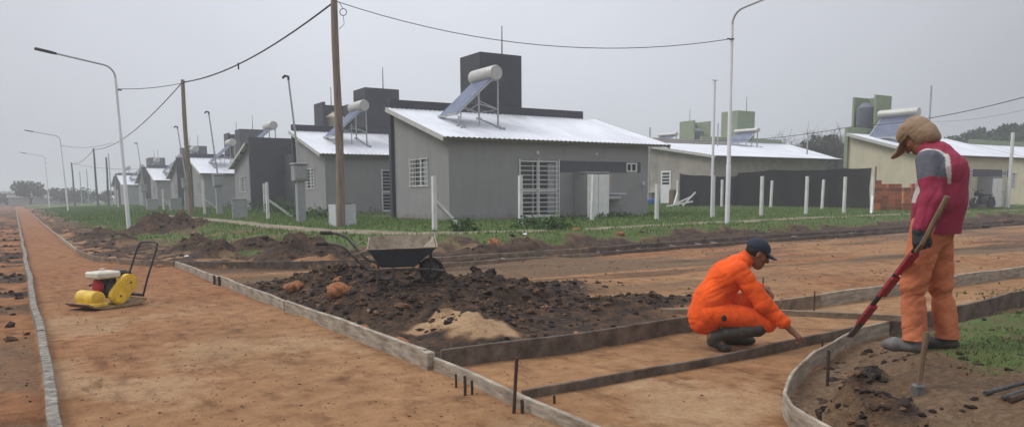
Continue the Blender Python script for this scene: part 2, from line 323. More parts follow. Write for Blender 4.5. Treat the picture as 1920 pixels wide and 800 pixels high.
# ------------------------------------------------------------------ ground sheet
def axis(segs):
    out=[segs[0][0]]
    for a,b,s0,s1 in segs:
        x=a
        while x<b-1e-6:
            t=(x-a)/(b-a); x+=s0*(s1/s0)**t; out.append(min(x,b))
    return np.array(sorted(set(out)))
xs=axis([(-900,-60,120,12),(-60,-3,5,.15),(-3,2.6,.06,.045),(2.6,8,.045,.05),(8,16,.06,.16),(16,50,.18,.6),(50,1200,.8,150)])
ys=axis([(-40,1.8,6,.08),(1.8,7,.045,.045),(7,19,.045,.10),(19,45,.12,.35),(45,140,.4,3),(140,2500,4,350)])
GX,GY=np.meshgrid(xs,ys); GZ=Hf(GX.ravel(),GY.ravel()).reshape(GX.shape)
nx,ny=len(xs),len(ys); idx=np.arange(nx*ny).reshape(ny,nx)
Fq=np.stack([idx[:-1,:-1],idx[:-1,1:],idx[1:,1:],idx[1:,:-1]],-1).reshape(-1,4)
fx,fy=GX.ravel(),GY.ravel()
verge,dk,inE,dE,road,left=masks(fx,fy)
bsum=np.zeros_like(fx)
for (bx,by,sx,sy,h) in BUMPS: bsum+=np.minimum(h,.4)*np.exp(-((fx-bx)/(sx*1.15))**2-((fy-by)/(sy*1.15))**2)
nA=fbm(fx*1.1,fy*1.1,4,71); nB=fbm(fx*.35,fy*.35,4,81); nC=fbm(fx*.25,fy*1.5,4,91); nD=fbm(fx*3.1,fy*3.1,3,101)
dark=np.zeros_like(fx); grass=np.zeros_like(fx); orange=np.zeros_like(fx); sand=np.zeros_like(fx)
# mound in the road corner
dark=np.where(road,ss(.035,.10,bsum+(nA-.5)*.10)*1.0,dark)
dark=np.where(road,np.maximum(dark,ss(.55,.66,nC)*.55*ss(7,10,fy)),dark)
dark=np.where(road,np.maximum(dark,ss(1.0,.1,seg_dist(fx,fy,KX,KY))*.55),dark)
cor=road&(fx<8.2); zone=np.clip((9.4-fx)/1.5,0,1)*ss(13.6,12.4,fy)*ss(0,.4,fx-2.8)
ln=ss(6.0,7.3,fx)*1.0
zone2=ss(7.1,5.6,fx+(fy-6)*.05)*ss(13.8,12.6,fy+(fx-3)*.6)
dark=np.where(road,np.maximum(dark,zone2*ss(.22,.42,nA+.12)*.95),dark)
orange=np.where(road,ss(.46,.62,nB)*.8,orange)
sp=np.exp(-((fx-3.75)/.42)**2-((fy-6.42)/.40)**2)+.8*np.exp(-((fx-3.55)/.3)**2-((fy-7.1)/.3)**2)+(nD-.5)*.9+(nA-.5)*.6; sand=np.where(road,ss(.35,.75,sp)*.9,sand); dark=dark*(1-sand)
# verge
gr=ss(.8,2.6,dk+(nA-.5)*3.2)*np.where(fx>7.5,1,ss(.30,.5,nB+.12*ss(20,40,fy)+.02*(fx-3)))
gr=np.where(fx>9,ss(.45,1.3,dk+(nA-.5)*1.6),gr)
grass=np.where(verge,gr,0)
dark=np.where(verge&(fx>7),ss(1.05,.5,dk+(nA-.5)*.9)*.95,dark)
dark=np.where(verge,np.maximum(dark,np.maximum(ss(.05,.16,bsum+(nD-.5)*.06),ss(.36,.50,nD)*ss(3.0,1.2,dk)*.9)),dark)
orange=np.where(verge,(ss(.52,.66,nA)*.5),orange)
grass=np.where(verge,grass*(1-ss(.06,.14,bsum)),grass)
# left road bed
orange=np.where(left,1.2*np.ones_like(fx),orange); dark=np.where(left,ss(.50,.60,nA-ss(6,16,fy)*-.06)*ss(9,15,fy)*.9,dark); 
grass=np.where(left&(fx<-9),ss(.4,.6,nB+.1),grass)
# inner corner by the standing man
dark=np.where(inE,np.maximum(ss(.05,.13,bsum+(nD-.5)*.08),.10+.35*ss(.42,.62,nA))*ss(.1,.5,dE),dark)
gi=gimask(fx,fy)
grass=np.where(inE,gi,grass); orange=np.where(inE,ss(.75,.2,dE)*.9,orange); sand=np.where(inE,ss(.50,.62,fbm(fx*1.2,fy*4,3,93))*.55*(1-ss(.03,.08,bsum)),sand)
dark=dark*(1-grass*.8)
path=~(verge|inE|road|left)
orange=np.where(path,ss(6,15,fy)*.8+ss(.5,.66,nB)*.45,orange)
sand=np.where(path,ss(.50,.66,fbm(fx*.6,fy*.6,4,131))*.6*ss(20,8,fy),sand)
brown=np.where(inE,.95,0.); brown=np.where(verge,.85*ss(.2,1.0,dk),brown); brown=np.where(road,ss(.45,.62,fbm(fx*.22,fy*1.1,4,211))*.9*ss(7.5,10,fy),brown); brown=np.where(left,.05+ss(.46,.62,nA)*.6,brown)
far=ss(150,220,np.hypot(fx,fy)); grass=np.maximum(grass,far); dark*=1-far
a1=np.stack([dark,grass,orange,sand],-1).astype(np.float32)
gm,N,Lk,P=newmat('ground_soil')
def nd(t,**k):
    n=N.new(t)
    for a,b in k.items(): n.inputs[a].default_value=b
    return n
at=N.new('ShaderNodeAttribute'); at.attribute_name='zones'; sep=N.new('ShaderNodeSeparateColor'); Lk.new(at.outputs['Color'],sep.inputs[0])
tc=N.new('ShaderNodeTexCoord')
def noise(sc_,det=6,rough=.6,strch=None):
    n=nd('ShaderNodeTexNoise',Scale=sc_,Detail=det,Roughness=rough)
    if strch:
        mp=N.new('ShaderNodeMapping'); mp.inputs['Scale'].default_value=strch; Lk.new(tc.outputs['Object'],mp.inputs[0]); Lk.new(mp.outputs[0],n.inputs['Vector'])
    else: Lk.new(tc.outputs['Object'],n.inputs['Vector'])
    return n.outputs['Fac']
def ramp(f,stops):
    r=N.new('ShaderNodeValToRGB'); cr=r.color_ramp
    while len(cr.elements)<len(stops): cr.elements.new(.5)
    for e,(p,c) in zip(cr.elements,stops): e.position=p; e.color=(*c,1)
    Lk.new(f,r.inputs[0]); return r.outputs[0]
def mth(op,a,b=None):
    m=N.new('ShaderNodeMath'); m.operation=op
    for i,v in enumerate((a,b)):
        if v is None: continue
        if isinstance(v,(int,float)): m.inputs[i].default_value=v
        else: Lk.new(v,m.inputs[i])
    return m.outputs[0]
def edge(f,n,w=.22):      # noise-broken mask
    s=mth('ADD',f,mth('MULTIPLY',mth('SUBTRACT',n,.5),1.1)); mr=N.new('ShaderNodeMapRange'); mr.inputs[1].default_value=.5-w; mr.inputs[2].default_value=.5+w; Lk.new(s,mr.inputs[0]); return mr.outputs[0]
def mixc(f,a,b,mode='MIX'):
    m=N.new('ShaderNodeMix'); m.data_type='RGBA'; m.blend_type=mode
    if isinstance(f,(int,float)): m.inputs[0].default_value=f
    else: Lk.new(f,m.inputs[0])
    Lk.new(a,m.inputs[6]); Lk.new(b,m.inputs[7]); return m.outputs[2]
n1=noise(.9,8,.62); n2=noise(5,6,.65); n3=noise(22,6,.7); n4=noise(2.2,6,.6,(1,.45,1)); n5=noise(60,3,.6)
tan=ramp(n2,[(.28,(.17,.084,.037)),(.46,(.268,.142,.065)),(.60,(.312,.172,.082)),(.76,(.38,.23,.125))])
org=ramp(n2,[(.30,(.12,.046,.019)),(.46,(.225,.094,.038)),(.6,(.275,.124,.052)),(.76,(.33,.17,.08))])
snd=ramp(n3,[(.3,(.27,.17,.09)),(.7,(.42,.28,.16))])
drk=mixc(ramp(n2,[(.42,(0,0,0)),(.60,(.85,.85,.85))]),ramp(n3,[(.30,(.014,.011,.009)),(.52,(.038,.027,.020)),(.72,(.085,.052,.032))]),ramp(n3,[(.3,(.06,.035,.02)),(.7,(.17,.095,.052))]))
grs=ramp(n3,[(.3,(.045,.07,.018)),(.55,(.085,.12,.032)),(.8,(.16,.14,.06))])
orf=mth('ADD',mth('MULTIPLY',edge(sep.outputs[2],n1,.45),.85),0)
c=mixc(orf,tan,org); c=mixc(edge(at.outputs['Alpha'],n2,.3),c,snd)
spots=ramp(n4,[(.30,(.45,.40,.36)),(.42,(1,1,1))]); c=mixc(.75,c,spots,'MULTIPLY')
scf=ramp(noise(3.1,9,.72,(1.0,.32,1)),[(.36,(.50,.44,.38)),(.46,(1,1,1))]); c=mixc(.75,c,scf,'MULTIPLY')
scg=ramp(noise(8.5,8,.75,(1.0,.5,1)),[(.33,(.38,.31,.26)),(.40,(1,1,1))]); c=mixc(.8,c,scg,'MULTIPLY')
mott=ramp(n1,[(.35,(.82,.79,.76)),(.6,(1.1,1.1,1.1))]); c=mixc(.8,c,mott,'MULTIPLY')
at2=N.new('ShaderNodeAttribute'); at2.attribute_name='brown'
brn=ramp(n3,[(.28,(.055,.036,.022)),(.5,(.12,.078,.045)),(.72,(.21,.14,.085))]); c=mixc(mth('MULTIPLY',edge(at2.outputs['Fac'],n1,.4),.9),c,brn)
c=mixc(edge(sep.outputs[0],n2,.2),c,drk); c=mixc(edge(sep.outputs[1],n3,.18),c,grs)
Lk.new(c,P.inputs['Base Color']); P.inputs['Roughness'].default_value=.93; P.inputs['Specular IOR Level'].default_value=.2
hh=mth('ADD',mth('MULTIPLY',n2,.5),mth('MULTIPLY',n3,mth('ADD',mth('MULTIPLY',sep.outputs[0],.9),.35))); hh=mth('ADD',hh,mth('MULTIPLY',n5,.12))
bp=N.new('ShaderNodeBump'); bp.inputs['Strength'].default_value=.9; bp.inputs['Distance'].default_value=.06; Lk.new(hh,bp.inputs['Height']); Lk.new(bp.outputs[0],P.inputs['Normal'])
ground=np_mesh('ground',np.stack([fx,fy,GZ.ravel()],-1),Fq,gm); tag(ground,kind='structure')
ab=ground.data.attributes.new('brown','FLOAT','POINT'); ab.data.foreach_set('value',brown.astype(np.float32))
ca=ground.data.color_attributes.new('zones','FLOAT_COLOR','POINT'); ca.data.foreach_set('color',a1.ravel())
# footpath: thin concrete-dust strip following the verge
WP=[on(150,392,.3),on(330,407),on(430,415),on(600,433),on(760,441),on(900,437),on(1050,431),on(1200,424),on(1500,410),on(1700,402),on(1920,393)]
fp=MB(); prev=None; pts=[]
for a,b in zip(WP[:-1],WP[1:]):
    n=max(2,int((b-a).length/.5))
    for i in range(n): pts.append(a.lerp(b,i/n))
pts.append(WP[-1]); 
for _ in range(12): pts=[pts[0]]+[(pts[i-1]+pts[i]*2+pts[i+1])/4 for i in range(1,len(pts)-1)]+[pts[-1]]
for i,p in enumerate(pts):
    d=(pts[min(i+1,len(pts)-1)]-pts[max(i-1,0)]); d.z=0; d.normalize(); s=Vector((d.y,-d.x,0))
    cur=[]
    for k,t in enumerate((-.42,-.14,.14,.42)):
        q=p+s*(t+.05*math.sin(i*1.7+k)); cur.append((q.x,q.y,max(hz(q.x,q.y),p.z-.03)+(.010 if abs(t)<.2 else .004)))
    o=len(fp.v); fp.v+=[Vector(q) for q in cur]
    if i: 
        for k in range(3): fp.f.append((o-4+k,o-3+k,o+1+k,o+k))
M['path']=mat('footpath_dust',(.25,.20,.145),.95,var=.3,scale=2.5,bump=.3,c2=(.12,.10,.06))
tag(fp.build('footpath',M['path'],None,True),kind='structure')
# ------------------------------------------------------------------ houses (local: X along the front, Y into the plot, z=0 at the plinth)
W_,D_,EH,BH=8.85,4.4,2.78,4.06
def wall_panels(mb,axis,c0,c1,u0,u1,zt,holes):   # wall slab between c0..c1 on its thin axis; zt(u) top; holes (ua,ub,za,zb)
    us=sorted({u0,u1,*[h[0] for h in holes],*[h[1] for h in holes]})
    for a,b in zip(us[:-1],us[1:]):
        z0=0; hs_=[h for h in holes if h[0]<=a+1e-6 and h[1]>=b-1e-6]
        for h in sorted(hs_,key=lambda h:h[2]):
            if h[2]>z0: mb.prism([(a,z0),(b,z0),(b,h[2]),(a,h[2])],c0,c1,axis)
            z0=h[3]
        mb.prism([(a,z0),(b,z0),(b,zt(b)),(a,zt(a))],c0,c1,axis)
def barred_window(root,axis,c,ua,ub,za,zb,out,wallm=None,nb=7,mats=('white','pane')):
    def bx(mb,u0,u1,z0,z1,d0,d1,bev=0):
        a,b=c+out*d0,c+out*d1
        if axis=='x': mb.box(min(a,b),u0,z0,max(a,b),u1,z1,bev)
        else: mb.box(u0,min(a,b),z0,u1,max(a,b),z1,bev)
    g=MB(); bx(g,ua,ub,za,zb,-.13,-.11)
    win=g.build('window',M[mats[1]],root)
    f=MB(); t=.045
    bx(f,ua,ub,za,za+t,-.09,-.03); bx(f,ua,ub,zb-t,zb,-.09,-.03); bx(f,ua,ua+t,za+t,zb-t,-.09,-.03); bx(f,ub-t,ub,za+t,zb-t,-.09,-.03); um=(ua+ub)/2; bx(f,um-.025,um+.025,za+t,zb-t,-.088,-.032)
    f.build('frame',M[mats[0]],win)
    if nb:
        gr=MB()
        for i in range(nb): z=za+.03+(zb-za-.06)*i/(nb-1); bx(gr,ua-.03,ub+.03,z-.010,z+.010,.03,.05)
        for u in (ua-.03,ua+(ub-ua)*.34,ua+(ub-ua)*.67,ub+.03): bx(gr,u-.010,u+.010,za-.03,zb+.03,.052,.068)
        gr.build('grille',M[mats[0]],win)
    cu=MB(); bx(cu,ua+.1,um-.12,za+.08,zb-.08,-.105,-.1); cu.build('curtain',M['curtain'],win)
    return win
def make_house(name,label,wallk='wall',darkk='dark',mirror=False,front=True,tower=True,detail=True,X1=W_,gwin=True):
    root=thing(name,label,'house')
    Yf=(lambda y: y) if not mirror else (lambda y: D_-y)
    zt=lambda y: EH+(BH-EH)*((y if not mirror else D_-y)/D_)
    w=MB(); yb=D_-.0
    # gable with window (X=0 plane), far gable
    hy=sorted((Yf(1.55),Yf(2.95)))
    wall_panels(w,'x',0,.2,0,D_,zt,[(hy[0],hy[1],1.2,2.2)] if gwin else [])
    wall_panels(w,'x',X1-.2,X1,0,D_,zt,[])
    ya,yb_=(.003,.203) if not mirror else (D_-.203,D_-.003)
    holes=[(2.83,4.5,.06,2.1),(7.75,8.28,1.74,2.06)] if front and not mirror else []
    wall_panels(w,'y',ya,yb_,.2,X1-.2,lambda u:EH,holes)
    w.build('wall',M[wallk],root)
    # party wall (charcoal) behind the roof, standing above it
    p=MB(); y0,y1=(D_+.003,D_+.22) if not mirror else (-.22,-.003); p.box(-.14,y0,0,X1+.15,y1,4.48,.01)
    p.build('party_wall',M[darkk],root)
    # corrugated roof
    r=MB(); per=.2; n=int((X1+.35+.95)/per*4); ny_=2; ed=Yf(-.28),Yf(D_+.0 -.002)
    vs=[];fs=[]
    for i in range(n+1):
        x=-.33+(X1+.33+.92)*i/n; dz=.016*math.cos(2*math.pi*i/4+.8)
        for y in ed:
            z=zt(y)+.10+dz; vs+=[(x,y,z),(x,y,z-.014)]
    for i in range(n):
        a=i*4; fs+=[(a,a+4,a+6,a+2),(a+1,a+3,a+7,a+5),(a,a+1,a+5,a+4),(a+2,a+6,a+7,a+3)]
    fs+=[(0,2,3,1),(n*4,n*4+1,n*4+3,n*4+2)]
    r.add(vs,fs); rf=r.build('roof',M['roof'],root)
    for xx in (-.33,X1+.90):
        tr=MB(); tr.beam((xx,ed[0],zt(ed[0])+.03),(xx,ed[1],zt(ed[1])+.03),.03,.16); tr.build('fascia',M['trim'],root)
    pu=MB()
    for k in range(4):
        y=Yf(.02+k*1.35 if k else -.2); z=zt(y)+.035
        if k==0: pu.box(-.30,y-.03,z-.05,X1+.88,y+.03,z+.035)
        else: pu.box(-.30,y-.03,z-.04,-.002,y+.03,z+.04); pu.box(X1+.002,y-.03,z-.04,X1+.88,y+.03,z+.04)
    pu.build('purlin',M['under'],root)
    # rear wet-room block and water tower beyond the party wall
    def yy(a,b): return (a,b) if not mirror else (D_-b,D_-a)
    k=MB(); a,b=yy(4.625,7.6); k.box(1.9,a,0,X1,b,3.45); (k.build('rear_block',M[wallk if wallk!='wall' else 'dark'],root) if wallk!='cream' or tower else None)
    if tower:
        t=MB(); tx0,tx1=3.95,5.95; t0,t1=yy(4.65,6.35); zt0,zt1=3.453,6.62; th=.16
        if not mirror: t.box(tx0,t0,zt0,tx1,t0+th,zt1,.01)
        else: t.box(tx0,t1-th,zt0,tx1,t1,zt1,.01)
        lo,hi=(t0+th,t1) if not mirror else (t0,t1-th)
        t.box(tx0,lo,zt0,tx0+th,hi,zt1,.01); t.box(tx1-th,lo,zt0,tx1,hi,zt1,.01); t.box(tx0+th,lo,zt0+1.0,tx1-th,hi,zt0+1.16)
        t.build('water_tower',M[darkk],root)
        vp=MB(); m_=yy(4.75,4.75)[0]; vp.tube([(5.05,m_,6.4),(5.06,m_,7.75)],[.03,.018],6); vp.build('vent_pipe',M['rust'],root)
        ta=MB(); c=((tx0+tx1)/2,(t0+t1)/2+(.15 if not mirror else -.15)); zb=zt0+1.165
        ta.tube([(*c,zb),(*c,zb+.05),(*c,zb+1.15),(*c,zb+1.35),(*c,zb+1.42)],[.60,.62,.62,.35,.22],16); ta.tube([(*c,zb+1.42),(*c,zb+1.5)],[.2,.2],10)
        for q in (.3,.6,.9): ta.torus((*c,zb+q),(0,0,1),.62,.02,16,5)
        for mm in (lambda o:o,): pass
        tk=ta.build('water_tank',M['tankb' if darkk=='dark' else 'tankg'],root,True)
    if gwin: barred_window(root,'x',0,hy[0],hy[1],1.2,2.2,-1)
    if front and not mirror:
        # glazed double door with horizontal bars
        gl=MB(); gl.box(2.83,.13,.06,4.5,.15,2.1); dr=gl.build('patio_door',M['pane'],root)
        fr=MB()
        for a,b in ((2.83,2.89),(3.60,3.68),(4.44,4.5)): fr.box(a,.03,.06,b,.10,2.1)
        for z0,z1 in ((.062,.16),(.98,1.05),(2.04,2.098)):
            fr.box(2.892,.035,z0,3.598,.095,z1); fr.box(3.682,.035,z0,4.438,.095,z1)
        fr.box(3.5,.0,.16,3.54,.03,2.04) if False else None
        fr.build('frame',M['white'],dr)
        g=MB()
        for i in range(13): z=.12+1.93*i/12; g.box(2.81,-.062,z-.012,4.52,-.042,z+.012)
        for x in (2.81,3.635,4.52): g.box(x-.017,-.04,.05,x+.017,-.018,2.14)
        g.build('grille',M['white'],dr)
        cu=MB(); cu.box(4.1,.105,.2,4.42,.125,2.0); cu.box(3.42,.105,.2,3.5,.125,2.0); cu.build('curtain',M['curtain'],dr)
        b=MB(); b.box(4.53,-.012,1.70,7.73,.0,2.10); b.box(8.30,-.012,1.70,8.45,0,2.10); b.build('painted_band',M['band'],root)
        gl=MB(); gl.box(7.75,.10,1.74,8.28,.12,2.06); sw=gl.build('window',M['pane'],root)
        fr=MB()
        for a,b_ in ((7.75,7.80),(7.99,8.03),(8.23,8.28)): fr.box(a,.0,1.742,b_,.06,2.058)
        for z0,z1 in ((1.742,1.78),(2.02,2.058)): fr.box(7.802,.003,z0,7.988,.057,z1); fr.box(8.032,.003,z0,8.228,.057,z1)
        fr.build('frame',M['white'],sw)
        wl=MB(); wl.box(3.52,-.09,2.30,3.62,-.0,2.42,.02); wl.box(6.2,-.06,2.33,6.30,0,2.41,.02); wl.box(8.55,-.05,1.22,8.63,0,1.34,.01); wl.build('wall_light',M['white'],root)
        if detail:
            cb=MB(); cb.box(5.2,-.75,0,5.30,-.003,1.62,.01); cb.box(6.17,-.75,0,6.27,-.003,1.62,.01); cb.box(5.18,-.78,1.623,6.29,-.003,1.69,.01)
            cab=cb.build('utility_cabinet',M['wall'],root)
            for a,b_ in ((5.36,5.36),):
                d=MB(); d.box(5.24,-.80,.04,5.73,-.765,1.60,.006); d.build('cabinet_door',M['white'],cab)
                d=MB(); d.box(5.75,-.80,.04,6.24,-.765,1.60,.006); d.build('cabinet_door',M['white'],cab)
            s=MB(); s.box(6.3,-.5,.86,7.35,-.003,.91,.01); s.box(6.5,-.44,.66,7.15,-.06,.86,.05); s.tube([(6.7,-.2,.66),(6.7,-.2,.35),(6.7,0,.3)],.025,6); s.build('laundry_sink',M['greypanel'],root)
            b=MB(); b.box(6.32,-.010,.915,6.95,0,1.66); b.build('splashback',M['pinktile'],root)
    pl=MB(); pl.box(-.25,-.25,-.5,X1+.25,.0,-.02); pl.box(-.25,0,-.5,-.005,D_,-.02); pl.build('plinth',M['concrete'],root)
    return root
def make_heater(name,label,group=None):  # local: tank axis along Y, panel facing -X and up; origin under the near front foot
    root=thing(name,label,'solar heater',group=group)
    L=1.5; tx=1.42; tz=1.92; r=.27
    t=MB(); t.tube([(tx,-.12,tz),(tx,-.08,tz),(tx,L+.02,tz),(tx,L+.06,tz)],[r*.93,r,r,r*.93],24); tk=t.build('tank',M['tankw'],root,True)
    p=MB(); a=Vector((-.15,0,.42)); b=Vector((tx-.12,0,tz-.18)); d=(b-a).normalized(); n=Vector((-d.z,0,d.x))
    for i in range(15):
        y=.06+(L-.2)*i/14; p.tube([(a.x,y,a.z),(b.x,y,b.z)],.032,6)
    p.build('vacuum_tube',M['tube'],root)
    pan=MB(); pan.beam(a+Vector((0,L/2-.05,0))-n*.05,b+Vector((0,L/2-.05,0))-n*.05,L-.12,.012,up=n); pan.build('reflector',M['tube'],root)
    fr=MB()
    for y in (0,L-.1):
        fr.beam((a.x-.02,y,a.z-.06),(b.x,y,b.z-.06),.05,.05)
        fr.beam((a.x+.05,y,a.z-.1),(a.x+.05,y,-.0),.05,.05); fr.beam((tx+.12,y,tz-.2),(tx+.12,y,-.0),.05,.05)
        fr.beam((.75,y,1.0),(.75,y,0.0),.035,.035)
        fr.beam((tx+.12,y,.62),(.75,y,.78),.035,.035); fr.beam((tx-.1,y,tz-.26),(tx+.14,y,tz-.26),.05,.05)
        fr.beam((.75,y,.78),(.25,y,.5),.03,.03)
        fr.beam((tx+.12,y,.62),(.7,y,.9),.025,.025)
    fr.beam((a.x-.03,-.03,a.z-.03),(a.x-.03,L-.07,a.z-.03),.06,.08); fr.beam((tx+.12,0,.62),(tx+.12,L-.1,.62),.035,.035); fr.beam((tx+.12,0,.5),(.75,L-.1,.8),.025,.025)
    fr.build('frame',M['steel'],root)
    for x in (a.x+.05,tx+.12):
        ft=MB(); ft.beam((x,-.35,.0-.35*.29),(x,L+.1,(L+.1)*.29),.06,.04)
        for y in (-.3,0,L-.1): ft.box(x-.09,y-.06,y*.29-.05,x+.09,y+.06,y*.29+.03)
        for y in (L-.1,): ft.beam((x,y,.0),(x,y,.29*y),.04,.04)
        ft.build('foot_rail',M['galv'],root)
    return root
A1=gz(843,415,.53); HX,HY=A1.x,A1.y
house=make_house('house','near grey house with barred glass door, white roof and tall dark water tower')
house.location=(HX,HY,.53); house['group']='grey houses in a row'
plain=make_house('house','x',front=True,detail=False); mirr=make_house('house','x',mirror=True)
heat=make_heater('solar_water_heater','solar water heater on the white roof of the nearest grey house',group='solar water heaters on the grey row')
def put_heater(o,hx,hy,z,mir=False,dx=1.35,dy=1.55):
    y=dy; zr=(EH+(BH-EH)*y/D_)+.12
    o.location=(hx+dx,hy+y,z+zr+.02)
put_heater(heat,HX,HY,.53)
GRP='grey houses in a row'
row=[('A',35.98,.57,'second grey house of the row, behind the wooden pole, with barred glass door'),('B',49.4,.5,'grey house with big charcoal side wall facing the pole and a steep white gable roof'),
 ('A',63.8,.42,'third white-roofed grey house from the pole, beyond the big charcoal wall'),('B',74.6,.38,'grey house with charcoal side wall just behind the second wooden pole'),
 ('A',87.2,.34,'small white-roofed grey house left of the second wooden pole'),('B',97.,.3,'misty grey house with narrow charcoal wall left of the second pole'),('A',115.6,.3,'faint white-roofed house beside the nearest left lamp post'),('B',124.,.3,'last misty grey house at the far end of the row')]
rowpos=[]
for i,(k,y,z,lab) in enumerate(row):
    src=plain if k=='A' else mirr
    o=src if (i==0 or i==1) else dup(src)
    o.location=(HX,y,z); o['label']=lab; o['group']=GRP; rowpos.append((k,y,z))
hl=['solar water heater on the second grey house roof, right of the wooden pole','solar water heater overhanging the steep gable by the big charcoal wall','solar water heater on the third white roof beyond the charcoal wall','solar heater on the roof behind the second wooden pole','small misty solar heater on the roof left of the second pole','faint solar heater beyond the small white roof','faint solar heater nearest the left lamp post','last faint solar heater at the end of the row']
for (k,y,z),lab in zip(rowpos,hl):
    o=dup(heat,label=lab)
    if k=='A': put_heater(o,HX,y,z,dx=1.2)
    else: o.location=(HX+.4,y+1.4,z+EH+(BH-EH)*.45+.1)
# houses to the right of the corner plot
cream=make_house('house','cream gabled house with sage green edge behind the brick stacks','cream','green',gwin=False,tower=False); cream.location=(39.6,23.1,.52)
t=MB(); t.box(3.1,4.9,3.453,4.6,5.06,6.5,.01); t.box(3.1,6.3,3.453,4.6,6.46,6.5,.01); t.box(4.44,5.06,3.453,4.6,6.3,6.5,.01); t.box(3.1,5.06,4.4,4.44,6.3,4.55,.01); t.build('water_tower',M['green'],cream)
ta=MB(); c=(3.2,5.6); zb=4.555
ta.tube([(*c,zb),(*c,zb+.05),(*c,zb+1.25),(*c,zb+1.45),(*c,zb+1.55)],[.50,.52,.52,.3,.2],16)
ta.build('water_tank',M['tankg'],cream,True)

gv=[c for c in cream.children if c.name.startswith(('fascia',))]
hq=dup(heat,label='large solar panel with white tank on the cream house roof above the tan cap'); hq.scale=(1.1,1.3,.92); hq.location=(40.9,25.2,.52+3.5); hq.rotation_euler.z=R(8)
hq['group']='solar water heaters on the houses at the right'
unf=make_house('house','unpainted brown-grey house with white door and low white roof behind black netting','unrend','unrend',tower=False,X1=10.6,front=False,gwin=False); unf.location=(34.9,33.2,.8); unf.scale=(1,1.9,1)
dr=MB(); y0=1.8; dr.box(-.035,y0,0,-.002,y0+.47,2.05); dd=dr.build('door',M['white'],unf)
g=MB()
for i in range(4): z=1.2+i*.2; g.box(-.045,y0+.07,z,-.037,y0+.40,z+.13)
g.build('pane',M['pane'],dd)
grn=make_house('house','green house whose square tower rises behind the white unfinished roof','cream','green'); grn.location=(44.6,39,1.25)
g2=make_house('house','farther green house with water tank between two green fins','cream','green',mirror=True); g2.location=(44.8,50.5,.9)

hq2=dup(hq,label='blue solar panel on the roof left of the green tower'); hq2.location=(46.2,40.6,4.9); hq2.scale=(.9,1.2,.62)
hq3=dup(hq,label='white heater tank in front of the two green fins'); hq3.location=(46.0,49.0,5.2); hq3.scale=(.9,1.1,.6)
fr_=make_house('house','cream house with sage porch at the right edge behind white posts','cream','green',front=False,tower=False); fr_.location=(54.5,24.2,.4)
# ------------------------------------------------------------------ poles, lamps, meters, cables
def pole(px,py,pt,w_top,lab,r0=.13,r1=.095,m='polew',Hh=None):
    b=on(px,py); t=b+Vector((0,0,Hh or 7.2)); 
    # lean so that the top falls where it does in the photo: solve lateral offset only
    v=t-CAM; w_=v.dot(fw); sx=(pt[0]-PCX)/F*w_-v.dot(rc); lat=Vector((rc.x,rc.y,0))*max(-.8,min(.8,sx))
    t=Vector((b.x+lat.x,b.y+lat.y,t.z)); mb=MB(); n=9; pts=[];rr=[]
    for i in range(n):
        f=i/(n-1); p=b.lerp(t,f); pts.append(p+rc*(.02*math.sin(f*7+px))); rr.append(r0+(r1-r0)*f+.004*math.sin(i*2.3))
    pts[0]=pts[0]-Vector((0,0,.2)); mb.tube(pts,rr,12)
    o=single('utility_pole',mb,M[m],lab,'utility pole','utility poles along the row of houses',True,origin=b); return b,t,o
b1,t1,pA=pole(640,424,(626,-4),0,'nearest tall weathered wooden pole in front of the second grey house')
b2,t2,pB=pole(358,403,(342,166),0,'second wooden pole, thinner by distance, between charcoal walls',Hh=6.9)
b3,t3,pC=pole(184,388,(175,272),0,'dark wooden pole in the mist right of the second lamp post',m='poled',Hh=6.6)
b4,t4,pD=pole(141,386,(134,302),0,'dark slanting pole in the mist, farthest left of the wooden ones',m='poled',Hh=5.9)
b5,t5,pE=pole(204,387,(199,305),0,'stout greenish misty pole just left of the row of houses',m='poled',Hh=5.6)
def lamp(px,py,armdir,lab,armL,Hh,lean=(0,0)):
    b=on(px,py); root=thing('street_lamp',lab,'street lamp',b,group='white street lamps')
    p=MB(); T=Vector((lean[0],lean[1],Hh)); a=Vector(armdir).normalized()
    p.tube([(0,0,-.2),T*.30,T*.31,T*.62,T*.63,T],[.075,.073,.062,.060,.05,.045],12); p.build('pole',M['lampw'],root,True)
    q=MB(); pts=[T]
    for i in range(1,8):
        t=i/7*R(80); pts.append(T+a*(.45*(1-math.cos(t)))+Vector((0,0,.45*math.sin(t))))
    e=pts[-1]; dd=(a+Vector((0,0,.17))).normalized(); pts.append(e+dd*armL); q.tube(pts,.032,8); q.build('arm',M['galv'],root,True)
    h=MB(); s=e+dd*(armL-.05); sd=a.cross(Vector((0,0,1)))
    h.tube([s,s+dd*.12],.045,8); h.beam(s+dd*.1,s+dd*.68,.24,.075,up=Vector((0,0,1)),bev=.02); h.build('lamp_head',M['black'],root)
    c=MB(); c.tube([Vector((0,0,Hh-.45)),Vector((0,0,Hh-.42))],.075,10); c.build('cable_clamp',M['black'],root); return b+T
L1=lamp(242,430,(-1,-.05,0),'nearest white lamp post at the left, its arm pointing left over the dug path',1.55,5.6,(-.12,-.0))
L2=lamp(128,396,(-1,0,0),'second white lamp post from the left side, half lost in mist',1.7,6.2,(-.2,0))
L3=lamp(93,389,(-1,0,0),'farthest and faintest white lamp post above the far end of the path',1.7,6.2,(-.1,0))
L4=lamp(1363,430,(.15,-1,0),'tall white lamp post at the right, standing beside the dark kerb boards',1.7,6.15,(.0,.0))
def cable(a,b,sag,lab,r=.012,n=18,grp='overhead cables',extra=None):
    a=Vector(a);b=Vector(b); mb=MB(); mb.tube([a.lerp(b,i/n)-Vector((0,0,sag*4*(i/n)*(1-i/n))) for i in range(n+1)],r,6)
    if extra: extra(mb)
    return single('overhead_cable',mb,M['cable'],lab,'cable',grp,True)
